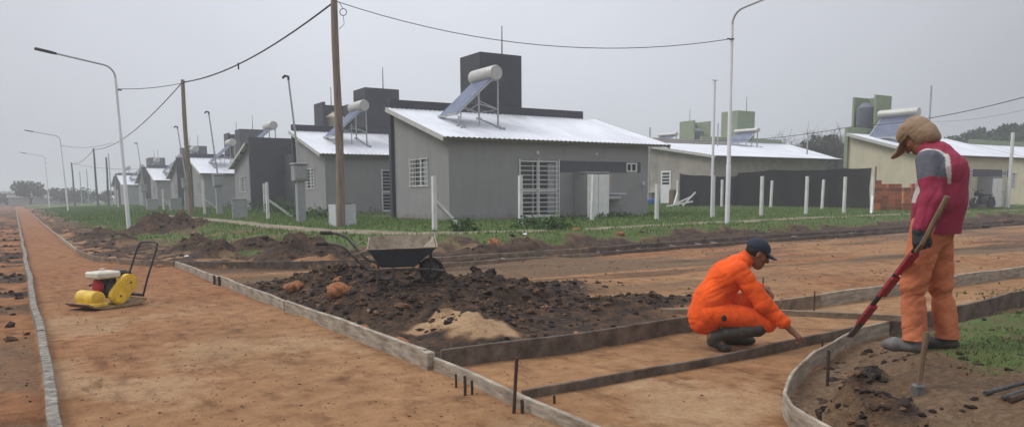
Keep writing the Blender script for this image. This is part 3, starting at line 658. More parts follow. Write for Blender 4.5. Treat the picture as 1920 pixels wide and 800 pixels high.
dn=Vector((0,0,-.12)); tt1=t1.copy(); t1=Vector((t1.x,t1.y,gw(628,2,(t1-CAM).dot(fw)).z))-dn
def clamp(mb):
    p=t1.lerp(t2,.5)+dn-Vector((0,0,.45)); mb.tube([p+Vector((0,0,.06)),p+Vector((0,0,-.20))],.03,6)
cable(t1+dn,t2+dn,.45,'thick bundled cable from the nearest wooden pole down to the second',.028,extra=clamp)
cable(t2+dn,t3+dn,.9,'thick cable sagging from the second wooden pole to the dark pole in mist',.028)
cable(t3+dn,t4+dn,.5,'short cable between the two dark misty poles',.028)
cable(t4+dn,gX(330,312,HX+2),.5,'thin misty cable running right from the leftmost dark pole to the roofs',.02)
cable(L1+Vector((0,0,-.40)),t1.lerp(t2,.5)+dn-Vector((0,0,.45)),.28,'thin feed cable from the nearest left lamp post',.012)
cable(L2+Vector((0,0,-.40)),t2.lerp(t3,.62)-Vector((0,0,.8)),.3,'thin feed cable from the second left lamp post',.014)
cable(t1+Vector((0,0,-.1)),L4+Vector((0,0,-.42)),.72,'long thin cable sagging from the wooden pole to the right lamp post',.011)
cable(L4+Vector((0,0,-.45)),L4+Vector((-.2,0,-.43)),.0,'short cable dead-end on the right lamp post',.02)
lp=MB(); c=t1-Vector((0,0,.42))+rc*.24; lp.torus(c,fw,.10,.012,20,6); lp.tube([c+uc*.1,t1+dn+rc*.12],.01,5); lp.tube([c-uc*.1,c-uc*.35+rc*.03,c-uc*.5-rc*.12],.008,5)
single('cable_coil',lp,M['cable'],'small loop of spare cable hanging at the wooden pole top','cable coil',smooth=True)
ra=gw(1400,251,58); rb=gw(1600,237,46); rd=gw(1925,181,34)
cable(gw(1225,258,60),rb,.5,'far cable crossing behind the white lamp post to the cream house',.018)
cable(rb,rd,.25,'cable rising to the right edge above the man in the tan cap',.018)
cable(gw(1745,228,44),gw(1925,205,36),.15,'very thin wire below the right edge cable',.006)
cable(gw(1420,268,58),gw(1600,262,50),.2,'faint thin wire over the bare bushes',.008)
def meter(px,py,ptx,pty,lab,w_=None):
    b=on(px,py); root=thing('meter_post',lab,'meter post',b,group='meter posts in front of the houses'); sc_=(b-CAM).dot(fw)/F
    hpx=py-pty; Hh=hpx*sc_; t=Vector((0,0,Hh)); lat=rc*((ptx-px)*sc_); lat.z=0; lat+=rc*0; keyst=(px-PCX)/11950*hpx*sc_; lat+=Vector((rc.x,rc.y,0))*(-keyst)*0
    corr=Vector((rc.x,rc.y,0))*((ptx-px)-( (px-PCX)/11950*hpx))*sc_; 
    g=MB(); g.box(-.14,-.14,-.2,.14,.14,1.42,.01); g.build('pillar',M['mbox'],root)
    bx=MB(); bx.box(-.24,-.2,1.42,.24,.2,1.98,.03); bx.box(-.27,-.23,1.98,.27,.23,2.06,.02); bx.box(-.2,-.225,1.5,.2,-.2,1.9,.01); bx.build('meter_box',M['mbox'],root)
    p=MB(); p.tube([(0,0,2.0),(corr.x,corr.y,Hh)],[.04,.032],8); p.build('pipe',M['galv'],root,True)
    cp=MB(); cp.tube([Vector((corr.x,corr.y,Hh-.03)),Vector((corr.x,corr.y,Hh+.08)),Vector((corr.x-.12,corr.y,Hh+.10)),Vector((corr.x-.2,corr.y,Hh+.02))],.045,8); cp.build('pipe_cap',M['black'],root,True)
meter(565,416,543,155,'nearest meter post with tall galvanised pipe beside the big charcoal wall')
meter(412,402,393,217,'second meter post with grey box in front of the third white roof')
meter(352,396,334,243,'third meter post just left of the second wooden pole')
meter(272,390,258,272,'misty fourth meter post left of the small white-roofed house')
for px,pt,py,lab in ((150,322,386,'thin misty pipe post nearest the dark slanting pole'),(163,318,387,'thin misty pipe post right of the fainter one'),(206,290,388,'thin misty pipe post beside the stout greenish pole')):
    b=on(px+4,py); s_=(b-CAM).dot(fw)/F; mb=MB(); mb.tube([b,b+Vector((0,0,(py-pt)*s_))],.05,6); single('pipe_post',mb,M['galv'],lab,'pipe post','faint pipe posts in the mist',True)
p_=on(1334,408); mb=MB(); mb.tube([p_,p_+Vector((0,0,5.0))],[.05,.045],8); mb.tube([p_+Vector((-.12,0,5.0)),p_+Vector((.12,0,5.0))],.03,6); single('pipe_post',mb,M['lampw'],'thin white pipe post left of the tall right lamp post','pipe post',smooth=True)
for px,pyt,pyb,w_,lab in ((1218,240,300,50,'short grey mast behind the eave of the nearest grey house'),(1512,255,320,55,'small grey mast before the bare bushes'),(1742,162,240,44,'dark thin mast above the tan cap'),(1345,232,290,56,'thin mast beside the blue solar panel'),(1889,250,400,43,'white pipe post at the right edge of the field')):
    a=gw(px,pyb,w_);t=gw(px,pyt,w_); t=Vector((a.x,a.y,t.z)); a.z=.5; mb=MB(); mb.tube([a,t],.05 if px<1880 else .09,6); single('mast',mb,M['galv' if px!=1889 else 'postw'],lab,'mast',smooth=True)
# white fence posts
def make_post(h,brace,lab):
    root=thing('fence_post',lab,'fence post',group='whitewashed concrete fence posts')
    m=MB(); m.prism([(-.055,-.2),(.055,-.2),(.045,h),(-.045,h)],-.055,.055,'y'); p=m.build('post',M['postw'],root)
    if brace: q=MB(); q.beam((0.06*brace[0],.06*brace[1],.75),(brace[0]*.95,brace[1]*.95,.0),.08,.08); q.build('brace',M['postw'],root)
    return root
FP=[(815,431,331,(1,.2),'white fence post with brace in front of the nearest house corner'),(976,424,330,0,'white fence post in front of the barred glass door'),(1110,413,328,0,'white fence post in front of the white cabinet doors'),(1231,411,345,0,'white fence post at the right end of the nearest grey house'),
(1336,407,330,0,'thick white fence post at the foot of the thin white pipe'),(1427,405,331,0,'first lone white fence post right of the tall lamp'),(1511,402,331,0,'second lone white fence post right of the tall lamp'),(1582,400,332,0,'third lone white fence post right of the tall lamp'),(1634,400,332,(-.8,-.5),'white fence post with brace at the right end of the black netting'),
(1353,388,337,0,'white post against the netting just left of the tall lamp'),(1445,388,338,0,'white post close against the middle of the netting'),(1541,392,337,0,'white post close against the right part of the netting'),(1270,386,338,(-.8,-.5),'white braced post beside the small white door'),
(1858,390,338,0,'white fence post near the motorcycle'),(1884,390,338,0,'rightmost white fence post'),(503,411,342,(1.2,.3),'white braced fence post before the big charcoal wall'),(497,400,345,0,'white fence post just behind the braced one at the charcoal wall'),(655,397,338,0,'white fence post beside the wooden pole against the second house'),
(384,402,338,(1.1,.3),'white braced fence post below the third white roof'),(307,396,355,(.9,.3),'misty white braced post right of the nearest left lamp'),(222,390,350,0,'misty white post just left of the row of houses')]
for (px,py,pt,br,lab) in FP:
    b=on(px,py); s_=(b-CAM).dot(fw)/F; h=(py-pt)*s_; o=make_post(min(h,1.75),br,lab); o.location=b
    if px in(1110,1541,1445): o.rotation_euler=(0,R(2),0)
# black shade netting fence
m,N,Lk,P=newmat('shade_net'); P.inputs['Base Color'].default_value=(.008,.008,.008,1); P.inputs['Roughness'].default_value=.95
tc=N.new('ShaderNodeTexCoord'); nn=N.new('ShaderNodeTexNoise'); nn.inputs['Scale'].default_value=1.2; nn.inputs['Detail'].default_value=3; Lk.new(tc.outputs['Object'],nn.inputs['Vector']); mr=N.new('ShaderNodeMapRange'); mr.inputs[1].default_value=.3; mr.inputs[2].default_value=.7; mr.inputs[3].default_value=.97; mr.inputs[4].default_value=1; Lk.new(nn.outputs['Fac'],mr.inputs[0]); Lk.new(mr.outputs[0],P.inputs['Alpha']); M['net']=m
root=thing('netting_fence','black shade netting fence around the lot of the unpainted house','netting fence',on(1636,397)); nt_=MB()
NPx=[(1275,388,326,44),(1320,389,329,43.5),(1378,390,331,43),(1384,390,324,43),(1450,392,318,42.5),(1520,393,319,42),(1580,394,316,41.5),(1640,396,314,40.5)]
vs=[];fs=[];k=0
for i in range(len(NPx)-1):
    a,b_=NPx[i],NPx[i+1]
    for j in range(8):
        t=j/8; px=a[0]+(b_[0]-a[0])*t; w_=a[3]+(b_[3]-a[3])*t; top=a[2]+(b_[2]-a[2])*t+1.2*math.sin(j/8*math.pi); g=gw(px,360,w_); zz=gw(px,top,w_).z; off=.05*math.sin(k*1.1)
        vs+=[(g.x+off,g.y+off,hz(g.x,g.y)-.05),(g.x+off*2,g.y-off,(zz+.6)/2),(g.x,g.y,zz)]; k+=1
for i in range(k-1): a=i*3; fs+=[(a,a+3,a+4,a+1),(a+1,a+4,a+5,a+2)]
nt_.add(vs,fs); o=nt_.build('netting',M['net'],root,True,world=True)
for (px,a_,b_,w_) in NPx[::2]+[NPx[-1]]:
    g=gw(px,360,w_+.12); pm=MB(); pm.tube([(g.x,g.y,hz(g.x,g.y)-.1),(g.x,g.y,gw(px,b_,w_).z+.05)],.05,7); pm.build('post',M['polew'],root,True,world=True)
# cabinets, bin
def box_thing(px,py,w_,d_,h_,lab,cat,grp=None,rz=0):
    b=on(px,py); root=thing('ground_cabinet',lab,cat,b,rz=rz,group=grp); m=MB(); m.box(-w_/2,-d_/2,-.1,w_/2,d_/2,h_,.02); m.build('housing',M['mbox'],root); m=MB(); m.box(-w_/2-.02,-d_/2-.02,h_+.002,w_/2+.02,d_/2+.02,h_+.05,.015); m.build('lid',M['concrete'],root)
G_='low grey cabinets on the verge'
box_thing(450,409,.62,.4,.80,'low pale grey cabinet on the grass left of the charcoal wall','cabinet',G_,-.2)
box_thing(330,396,.7,.4,.8,'misty low grey cabinet left of the third meter post','cabinet',G_); box_thing(286,396,.7,.4,.8,'misty low grey cabinet right of the nearest left lamp','cabinet',G_)
b=on(636,424.5)+Vector((fw.x,fw.y,0))*.5; root=thing('litter_bin','pale grey concrete bin with black liner behind the nearest wooden pole','litter bin',b)
m=MB()
for x0,x1,y0,y1 in ((-.32,.32,-.32,-.26),(-.32,.32,.26,.32),(-.32,-.26,-.257,.257),(.26,.32,-.257,.257)): m.box(x0,y0,-.1,x1,y1,.66)
m.build('body',M['greypanel'],root); m=MB(); m.box(-.25,-.25,.05,.25,.25,.70,.04); m.build('liner',M['black'],root)
# ------------------------------------------------------------------ form boards and kerbs
def strip_board(pts,h,th,zf=None,wob=.006,deep=.12,top_cap=None,step=.35,ends=True):
    pts=[Vector((p[0],p[1],p[2] if len(p)>2 else None or 0)) for p in pts]; P=[]
    for a,b in zip(pts[:-1],pts[1:]):
        n=max(1,int((b-a).length/step)); P+=[a.lerp(b,i/n) for i in range(n)]
    P.append(pts[-1]); mb=MB(); 
    for i,p in enumerate(P):
        d=P[min(i+1,len(P)-1)]-P[max(i-1,0)]; d.z=0; d.normalize(); s=Vector((d.y,-d.x,0)); o=wob*math.sin(i*1.9+p.x*3); z=p.z+wob*math.sin(i*1.3+p.y)
        b=.006
        for q in ((-th/2,-deep),(-th/2,h-b),(-th/2+b,h),(th/2-b,h),(th/2,h-b),(th/2,-deep)): c=p+s*(q[0]+o); mb.v.append(Vector((c.x,c.y,z+q[1])))
    n=6
    for i in range(len(P)-1):
        for j in range(n): mb.f.append((i*n+j,i*n+(j+1)%n,(i+1)*n+(j+1)%n,(i+1)*n+j))
    mb.f.append(tuple(range(n))[::-1]); mb.f.append(tuple(range((len(P)-1)*n,len(P)*n))); return mb
def board(pts,h,th,m,lab,wob=.006,grp='form boards round the dug paths',name='form_board',cat='form board',step=.35,deep=.12): return single(name,strip_board(pts,h,th,wob=wob,step=step,deep=deep),M[m],lab,cat,grp,origin=pts[0])
def g3(x,y,z=0): return (x,y,z)
# left kerb: three lengths
kx=lambda y:.125+.012*math.sin(y*.9)+.006*math.sin(y*2.1)
for a,b,lab in ((1.2,9.0,'nearest length of the stained grey kerb along the left edge of the path'),(9.05,28,'middle length of the stained kerb along the left of the path'),(28.1,120,'farthest length of the left kerb running into the mist')):
    n=int((b-a)/.8)+2; board([(kx(a+(b-a)*i/n),a+(b-a)*i/n,0) for i in range(n+1)],.095,.072,'kerb',lab,.0015,grp='kerb lengths left of the path',name='kerb',cat='kerb')
kr=lambda y: float(np.interp(y,KY[:5][::-1],KX[:5][::-1]))
board([(kr(y),y,0) for y in np.linspace(118,36,20)],.09,.05,'boardw','far length of the right-hand form board converging into the mist')
board([(kr(y),y,0) for y in np.linspace(35.9,23,14)],.10,.045,'boardw','pale form board right of the path before the bend')
board([(1.27,22.9,0),(1.28,22.1,0),(1.33,20.9,0),(1.42,19.9,0),(1.6,18.95,0),(1.9,18.25,0),(2.25,17.65,0),(2.66,17.12,0)],.12,.03,'boardm','curved form board at the bend where the paths meet',.003,step=.2)
board([(2.7,17.08,0),(3.4,16.12,0),(4.3,15.62,0),(5.3,15.19,0),(6.4,14.78,0)],.13,.04,'boardd','wet dark form board behind the mound, left of the wheelbarrow')
board([(6.45,14.76,.0),(7.4,14.42,0),(9.3,14.55,.0),(11.4,14.74,0)],.15,.05,'boardm','brown form board behind the wheelbarrow wheel, start of the far kerb')
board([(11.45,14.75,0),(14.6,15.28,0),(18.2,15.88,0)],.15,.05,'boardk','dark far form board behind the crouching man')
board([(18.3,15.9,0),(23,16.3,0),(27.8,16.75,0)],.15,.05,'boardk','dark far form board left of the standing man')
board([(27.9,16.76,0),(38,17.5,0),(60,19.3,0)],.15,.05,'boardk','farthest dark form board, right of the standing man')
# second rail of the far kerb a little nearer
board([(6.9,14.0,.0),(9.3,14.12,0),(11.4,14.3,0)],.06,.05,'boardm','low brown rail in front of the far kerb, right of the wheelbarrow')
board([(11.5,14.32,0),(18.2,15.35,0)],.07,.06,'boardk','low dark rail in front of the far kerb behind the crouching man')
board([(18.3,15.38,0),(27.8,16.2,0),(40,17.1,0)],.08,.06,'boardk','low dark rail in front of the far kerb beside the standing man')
for i,(px,py) in enumerate([(943,489),(1035,481),(1118,475),(1155,472),(1195,469),(1265,465),(1312,461),(1345,459),(1500,448),(1600,440)]):
    g=gz(px,py,0); mb=MB(); mb.beam((g.x,g.y-.1,.02),(g.x+.06,g.y+.35,.05),.07,.06); tag_=single('kerb_peg',mb,M['boardw'],'short pale peg bracing the low rail of the far kerb','peg','pegs along the far kerb')
# A boards, split at (405,515)
A0=(2.69,17.05,0);Am=gz(404,532,0);A1b=gz(800,690,0)
jn=(2.73,14.0)
board([(2.69,17.0,0),(2.72,13.2,0)],.12,.05,'boardw','farther length of the long pale board left of the dark mound')
board([(2.72,13.15,.01),(2.745,9.6,0)],.13,.045,'boardw','middle length of the long pale board left of the dark mound')
board([(2.745,9.55,.005),(2.77,5.72,.02)],.135,.045,'boardw','nearest length of the long pale board, ending at the dark board corner')
board([(2.80,5.66,.0),(2.73,4.1,-.01),(2.77,2.3,-.03)],.105,.035,'boardw','pale thin board at the bottom centre with steel stakes beside it')
mb=MB(); mb.beam((2.765,5.62,.05),(2.765,5.76,.05),.075,.19,bev=.008); single('timber_block',mb,M['boardw'],'short timber block where the pale boards meet the dark board','timber block')
# C
board([(2.84,5.60,0),(4.0,5.57,0),(5.82,5.72,0),(6.35,5.80,.0)],.165,.028,'boardd','long wet dark board along the near foot of the mound',.004)
board([(6.4,5.82,.0),(7.41,6.0,0),(8.3,6.08,0)],.165,.045,'boardm','brown board behind the crouching man, pale along its top')
board([(8.34,6.09,0),(10.3,6.24,0),(11.9,6.33,0)],.165,.045,'boardw','grey board between the crouching and the standing man')
board([(11.95,6.34,0),(14.6,6.45,0),(24,7.1,0)],.17,.045,'boardw','grey board right of the standing man, running to the edge')
# D
board([(2.86,4.42,.0),(4.55,4.46,.0),(6.85,4.62,.03)],.075,.026,'boardd','narrow dark board across the path below the crouching man',.003)
# E (bent board)
board([(3.42,1.6,.02),(3.5,2.0,.02),(3.62,2.5,.02),(3.84,2.97,.02),(4.06,3.2,.02),(4.3,3.37,.02),(4.6,3.56,.02),(4.9,3.72,.02),(5.35,3.94,.02),(5.8,4.10,.02),(6.3,4.3,.02),(6.72,4.42,.02),(7.2,4.48,.02)],.125,.024,'boardw','bent pale board curving round the corner at the bottom right',.002,step=.15)
board([(7.25,4.48,.03),(8.5,4.52,.03),(9.97,4.69,.05),(13,4.9,.05)],.15,.035,'boardd','dark bent board beyond the standing man at the right edge')
board([tuple(gz(1238,588,.12)),tuple(gz(1450,590,.14)),tuple(gz(1708,602,.155))],.06,.05,'boardm','long thin plank lying across the path behind the crouching man',.002,deep=.0)
# steel stakes
def stake(px,yb,yt,lab,r=.009,lean=0,m='rust',grp='steel stakes holding the boards',z=0,nm='steel_stake',ct='stake'):
    b=gz(px,yb,z); s_=(b-CAM).dot(fw)/F; t=b+Vector((0,0,(yb-yt)*s_))+rc*lean*s_; mb=MB(); mb.tube([b-Vector((0,0,.1)),b.lerp(t,.5)+rc*.002,t],r,7); return single(nm,mb,M[m],lab,ct,grp,True,origin=b)
stake(962,776,668,'tall leaning steel stake at the bottom centre, highest of them all',.012,8)
stake(979,776,748,'short steel stake just right of the tall leaning one',.012)
stake(855,728,700,'leftmost of the three short stakes left of the tall one',.009); stake(872,743,703,'middle of the three short stakes left of the tall one',.011); stake(885,741,712,'rightmost of the three short stakes left of the tall one',.010)
stake(1039,757,740,'short stake under the left end of the narrow dark board'); stake(1541,660,635,'small stake at the right end of the narrow dark board')
stake(1551,714,655,'rusty stake inside the curved board near its bend',.012,z=.04); stake(1535,810,768,'rusty stake at the bottom edge inside the curved board',.013,z=.02)
stake(1573,650,628,'short stake just behind the top of the curved board'); stake(402,532,516,'left one of two dark stakes on the long pale board',.02); stake(411,535,518,'right one of two dark stakes on the long pale board',.02)
stake(1526,585,545,'rusty stake by the brown board behind the crouching man',.008,z=.0); stake(1430,550,520,'small rusty stake standing in the road behind the crouching man',.01)
# mallet standing on its head beside the man
b=on(1722,738,.2); root=thing('sledge_hammer','sledge hammer standing on its grey head behind the standing man','hammer',b,rz=-AZ)
m=MB(); m.box(-.035,-.032,-.02,.035,.032,.06,.010); m.build('head',M['toolgrey'],root); s_=(b-CAM).dot(fw)/F
m=MB(); m.tube([(0,0,.07),(.012,0,.2),(.03,0,.37)],[.018,.016,.017],8); m.build('handle',M['timber'],root,True)
# rods bottom right
for px,py,qx,qy,lab,r in ((1846,743,1935,722,'upper steel rod lying on the ground at the bottom right corner',.013),(1880,752,1940,733,'middle steel rod lying at the bottom right corner',.012),(1892,756,1945,742,'lowest rusty tube lying at the bottom right corner',.02)):
    a=on(px,py,.25);c=on(qx,qy,.25); mb=MB(); mb.tube([a+Vector((0,0,.02)),c+Vector((0,0,.03))],r,8); single('steel_rod',mb,M['engine' if r<.015 else 'rust'],lab,'rod','rods at the bottom right',True)
# ------------------------------------------------------------------ plate compactor (local x forward, y left, z up)
b=gz(203,574,0); s2=Vector((.62,-.78)); # toward camera side
ang=math.atan2(*reversed((( -(.78)*rc.x-.62*fw.x),( -(.78)*rc.y-.62*fw.y))))
root=thing('plate_compactor','yellow plate compactor with white tank parked on the dug path','plate compactor',b,rz=ang)
m=MB(); m.prism([(-.40,.06),(-.34,.025),(-.26,.005),(.22,.005),(.36,.03),(.44,.085),(.43,.10),(.35,.05),(.21,.03),(-.26,.03),(-.34,.05),(-.39,.08)],-.24,.24,'y'); m.build('base_plate',M['dirtyplate'],root); root.rotation_euler.z=ang+R(24)
m=MB(); m.tube([(.24,-.18,.135),(.24,-.17,.135),(.24,.16,.135),(.24,.17,.135)],[.085,.098,.098,.085],18); m.box(.12,-.19,.031,.36,.19,.08,.01); m.build('exciter_housing',M['yellow'],root,True)
# belt guard on the camera side (local +y = left of forward; camera side is +y)
def belt(mb,y0,y1,gr=1.0):
    pts=[]; c1=(-.03,.145,.112*gr);c2=(-.19,.305,.112*gr)
    d=Vector((c2[0]-c1[0],c2[1]-c1[1])); a0=math.atan2(d.y,d.x)
    for i in range(9): a=a0+math.pi/2+math.pi*i/8; pts.append((c1[0]+c1[2]*math.cos(a),c1[1]+c1[2]*math.sin(a)))
    for i in range(9): a=a0-math.pi/2+math.pi*i/8; pts.append((c2[0]+c2[2]*math.cos(a),c2[1]+c2[2]*math.sin(a)))
    mb.prism(pts,y0,y1,'y')
m=MB(); belt(m,.13,.205); belt(m,.206,.222,.82);  bg_=m.build('belt_guard',M['yellow'],root)
m=MB(); m.box(-.30,-.17,.12,.07,.12,.16,.01); m.build('engine_bed',M['engine'],root)
m=MB(); m.box(-.18,-.13,.165,.05,.10,.30,.02); m.tube([(-.06,-.02,.3),(-.06,-.02,.36)],.08,10)
for i in range(5): m.box(-.02,-.12,.19+i*.025,.11,.02,.20+i*.025)
m.build('engine_block',M['engine'],root)
m=MB(); m.tube([(.07,-.02,.27),(.09,-.02,.27),(.14,-.02,.27),(.15,-.02,.27)],[.06,.085,.08,.05],16); m.build('recoil_starter',M['red'],root,True)
m=MB(); m.box(-.12,-.15,.375,.20,.14,.462,.02); m.tube([(.05,0,.475),(.05,0,.50)],.03,10); m.build('fuel_tank',M['ivory'],root)
for bx_,bz_ in ((-.03,.145),(-.19,.305)):
    m=MB(); m.disc((bx_,.228,bz_),(0,1,0),.013,.014,8); m.build('bolt',M['engine'],bg_)
m=MB(); m.box(-.10,-.20,.28,.06,-.135,.36,.02); m.tube([(.02,-.18,.30),(.10,-.22,.27)],.014,6); m.build('muffler',M['engine'],root)
m=MB(); m.tube([(-.12,.06,.40),(-.17,.12,.33),(-.14,.12,.24),(-.08,.08,.2)],.008,6); m.build('fuel_hose',M['black'],root,True)
for sx_ in (-.2,.15): m=MB(); m.tube([(sx_,-.19,.03),(sx_,-.19,.12)],.03,8); m.build('rubber_mount',M['rubber'],root)
m=MB(); m.box(-.27,-.12,.36,-.135,.10,.46,.03); m.tube([(-.29,.02,.40),(-.33,.02,.42)],.03,8); m.build('air_filter',M['black'],root)
m=MB()
for y in (-.17,.22):
    m.tube([(-.36,y,.12),(-.44,y,.34),(-.60,y,.70),(-.64,y*.9,.78)],.013,8)
m.tube([(-.64,-.153,.78),(-.655,-.12,.80),(-.655,.15,.80),(-.64,.198,.78)],.013,8); m.tube([(-.36,-.17,.12),(-.36,.22,.12)],.02,8); m.build('handle',M['black'],root,True)
# ------------------------------------------------------------------ wheelbarrow (local x toward the wheel, y left(away), z up from ground)
b=gz(728,531,.33); root=thing('wheelbarrow','battered blue wheelbarrow with cement-caked tray standing on the dark mound','wheelbarrow',b+Vector((0,0,-.01)),rz=-AZ+R(8),rx=R(9),ry=R(-1)); root.scale=(1.07,1.07,1.05)
ss_=(b-CAM).dot(fw)/F
def bp_(px,py,y=0): return Vector(((px-726)*ss_,y,(533-py)*ss_))
x0,x1,xb0,xb1=-.20,.56,-.07,.30; zr=.50;zb=.245; wy=.33; wb=.18
def trayface(mb,th,sh):
    rim=[(x0+sh,-wy+sh),(x1-sh*1.5,-wy+sh),(x1-sh*1.5,wy-sh),(x0+sh,wy-sh)]; bot=[(xb0+sh,-wb+sh),(xb1-sh,-wb+sh),(xb1-sh,wb-sh),(xb0+sh,wb-sh)]
    return [Vector((*p,zr)) for p in rim],[Vector((*p,zb+sh)) for p in bot]
ro,bo=trayface(None,0,0); ri,bi=trayface(None,0,.012)
m=MB(); m.add(ro+bo,[(4,5,6,7)]+[(i,(i+1)%4,4+(i+1)%4,4+i) for i in range(4)]); o=m.build('tray',M['blue'],root)
m=MB(); m.add([p+Vector((0,0,.001)) for p in ri]+bi,[(4,5,6,7)]+[(i,(i+1)%4,4+(i+1)%4,4+i) for i in range(4)]); m.build('tray_lining',M['traycem'],o)
m=MB()
for i in range(4): m.tube([ro[i],ro[(i+1)%4]],.010,6)
m.build('tray_rim',M['traycem'],o)
for sy,nm in ((-1,0),(1,1)):
    y=sy*.20; m=MB(); m.tube([(-.74,sy*.29,.575),(-.60,sy*.285,.57),(-.50,sy*.27,.545),(-.44,sy*.26,.50),(-.26,y,.28),(-.20,y,.235),(-.12,y,.225),(.28,y*.95,.222),(.50,sy*.09,.185),(.66,sy*.06,.15)],.0165,8); m.build('side_rail',M['frame'],root,True)
    m=MB(); m.tube([(-.75,sy*.29,.576),(-.62,sy*.286,.572)],.022,8); m.build('grip',M['rubber'],root,True)
    m=MB(); m.tube([(-.11,y,.22),(-.11,y,.06),(-.085,y,.015),(-.02,y,.0),(.04,y,.015),(.065,y,.06),(.065,y,.22)],.013,8); m.build('leg',M['frame'],root,True)
    m=MB(); m.tube([(x0+.01,sy*wy*.97,zr-.01),(-.38,sy*.245,.42)],.009,6); m.build('brace',M['traycem'],root,True)
    m=MB(); m.tube([(.50,sy*wy*.9,zr-.01),(.49,sy*.12,.2)],.010,6); m.tube([(.28,y*.9,.23),(.45,sy*.2,.40)],.009,6); m.build('brace',M['frame'],root,True)
wc=(.50,0,.165); m=MB(); m.torus(wc,(0,1,0),.118,.026,28,10); wh=m.build('wheel',M['rubber'],root,True)
m=MB(); m.disc(wc,(0,1,0),.11,.03,20); m.tube([(.50,-.10,.165),(.50,.10,.165)],.012,8); m.build('rim',M['frame'],wh,True)
m=MB(); m.tube([(.50,-.11,.165),(.49,-.11,.2)],.015,6); m.tube([(.50,.11,.165),(.49,.11,.2)],.015,6); m.build('axle_bracket',M['frame'],root)
# ------------------------------------------------------------------ rocks / clay lumps
def rock_mesh(seed,r,fl=.7,sub=4):
    import bmesh
    bm=bmesh.new(); bmesh.ops.create_icosphere(bm,subdivisions=sub,radius=1); rr=np.random.default_rng(seed); o=rr.uniform(0,90,3)
    for v in bm.verts:
        p=np.array(v.co); n=float(fbm(np.array([p[0]*1.3+o[0]+p[2]*.9]),np.array([p[1]*1.3+o[1]-p[2]*.8]),5,seed)[0]); n+=.5*abs(float(fbm(np.array([p[0]*3+o[1]+p[2]*2]),np.array([p[1]*3+o[0]-p[2]*2]),3,seed+9)[0])-.5); v.co=v.co*(r*(.45+1.05*n)); v.co.z*=fl
    mb=MB(); mb.v=[v.co.copy() for v in bm.verts]; mb.f=[tuple(v.index for v in f.verts) for f in bm.faces]; bm.free(); return mb
for i,(px,py,r,lab) in enumerate([(551,545,.13,'orange clay lump nearest the long pale board, left on the mound'),(634,552,.13,'larger orange clay lump below the wheelbarrow handles'),(638,530,.08,'smaller orange clay lump stacked above the larger one'),(680,620,.06,'small orange stone beside the pale board low on the mound'),(748,650,.09,'orange-brown lump at the near end of the pale board'),(300,500,.06,'orange lump beside the bend of the form board'),(1163,441,.11,'pale lump of clay on the far verge under the house sink'),(927,450,.14,'orange lump on the bank left of the second fence post'),(1082,415+40,.10,'orange patch lump on the bank behind the far board')]):
    p=on(px,py,.2); mb=rock_mesh(i+3,r); o=mb.build('clay_lump',M['clay'],None,True); o.location=p+Vector((0,0,r*.3)); tag(o,lab,'clay lump','orange clay lumps')
for i,(px,py,r,lab) in enumerate([(984,440,.07,'white litter scrap on the grass right of the second fence post'),(830,412,.09,'small white scrap beside the braced post at the near house'),(350,481,.05,'white scrap lying among the dark clods at the left'),(1640,735-28,.02,'tiny white pebble in front of the sledge hammer')]):
    p=on(px,py,.3); mb=rock_mesh(i+40,r,.4,2); o=mb.build('litter_scrap',M['white'],None,False); o.location=p+Vector((0,0,r*.2)); tag(o,lab,'litter')
# dark lumps on the right verge beside the man
for i,(px,py,r,lab) in enumerate([(1830,410,.35,'heap of brown rubble on the verge right of the standing man'),(1885,412,.25,'low rubble heap at the right edge of the verge')]):
    p=on(px,py,.3); mb=rock_mesh(i+60,r*1.3,.35,4); o=mb.build('rubble_heap',M['clod'],None,True); o.location=p; tag(o,lab,'rubble heap')
# ------------------------------------------------------------------ scattered stuff: clods, crumbs
def scatter(name,cands,size,m,label,nv=1,seed=0,flat=.75,sink=.25):
    import bmesh
    bm=bmesh.new(); bmesh.ops.create_icosphere(bm,subdivisions=nv,radius=1); bv=np.array([v.co[:] for v in bm.verts]); bf=np.array([[v.index for v in f.verts] for f in bm.faces]); bm.free()
    r=np.random.default_rng(seed); X,Y=cands; n=len(X); S=size if np.ndim(size) else np.full(n,size)
    Z=Hf(X,Y); q=r.normal(size=(n,3,3)); Q=np.linalg.qr(q)[0]; sc3=r.uniform(.55,1.2,(n,1,3)); jit=1+r.uniform(-.28,.28,(n,len(bv),1))
    V=np.einsum('nij,nvj->nvi',Q,bv[None]*jit*sc3)*S[:,None,None]; V[:,:,2]*=flat; V[:,:,0]+=X[:,None]; V[:,:,1]+=Y[:,None]; V[:,:,2]+=(Z+S*(.5-sink))[:,None]
    Fc=(bf[None]+(np.arange(n)*len(bv))[:,None,None]).reshape(-1,3); o=np_mesh(name,V.reshape(-1,3),Fc,m,False); return tag(o,label,None,None,'stuff')
def darkw(X,Y):
    b=np.zeros_like(X)
    for (bx,by,sx,sy,h) in BUMPS: b+=min(h,.4)*np.exp(-((X-bx)/(sx*1.1))**2-((Y-by)/(sy*1.1))**2)
    return b
def clean(X,Y): 
    v,d,ie,de,rd,lf=masks(X,Y); return v,d,ie,de,rd,lf
X=rng.uniform(2.85,9,60000);Y=rng.uniform(5.7,14,60000); v,d,ie,de,rd,lf=clean(X,Y); wgt=ss(.02,.16,darkw(X,Y))+.12*ss(7.2,6,X); sp=np.exp(-((X-3.72)/.42)**2-((Y-6.5)/.36)**2)
keep=rd&(rng.uniform(size=len(X))<wgt*.20)&(sp<.35)&(Y-np.interp(X,CX,CY)>.08)
X,Y=X[keep],Y[keep]; S=.008+.05*rng.uniform(size=len(X))**5; big=rng.uniform(size=len(X))<.02; S[big]*=2.0
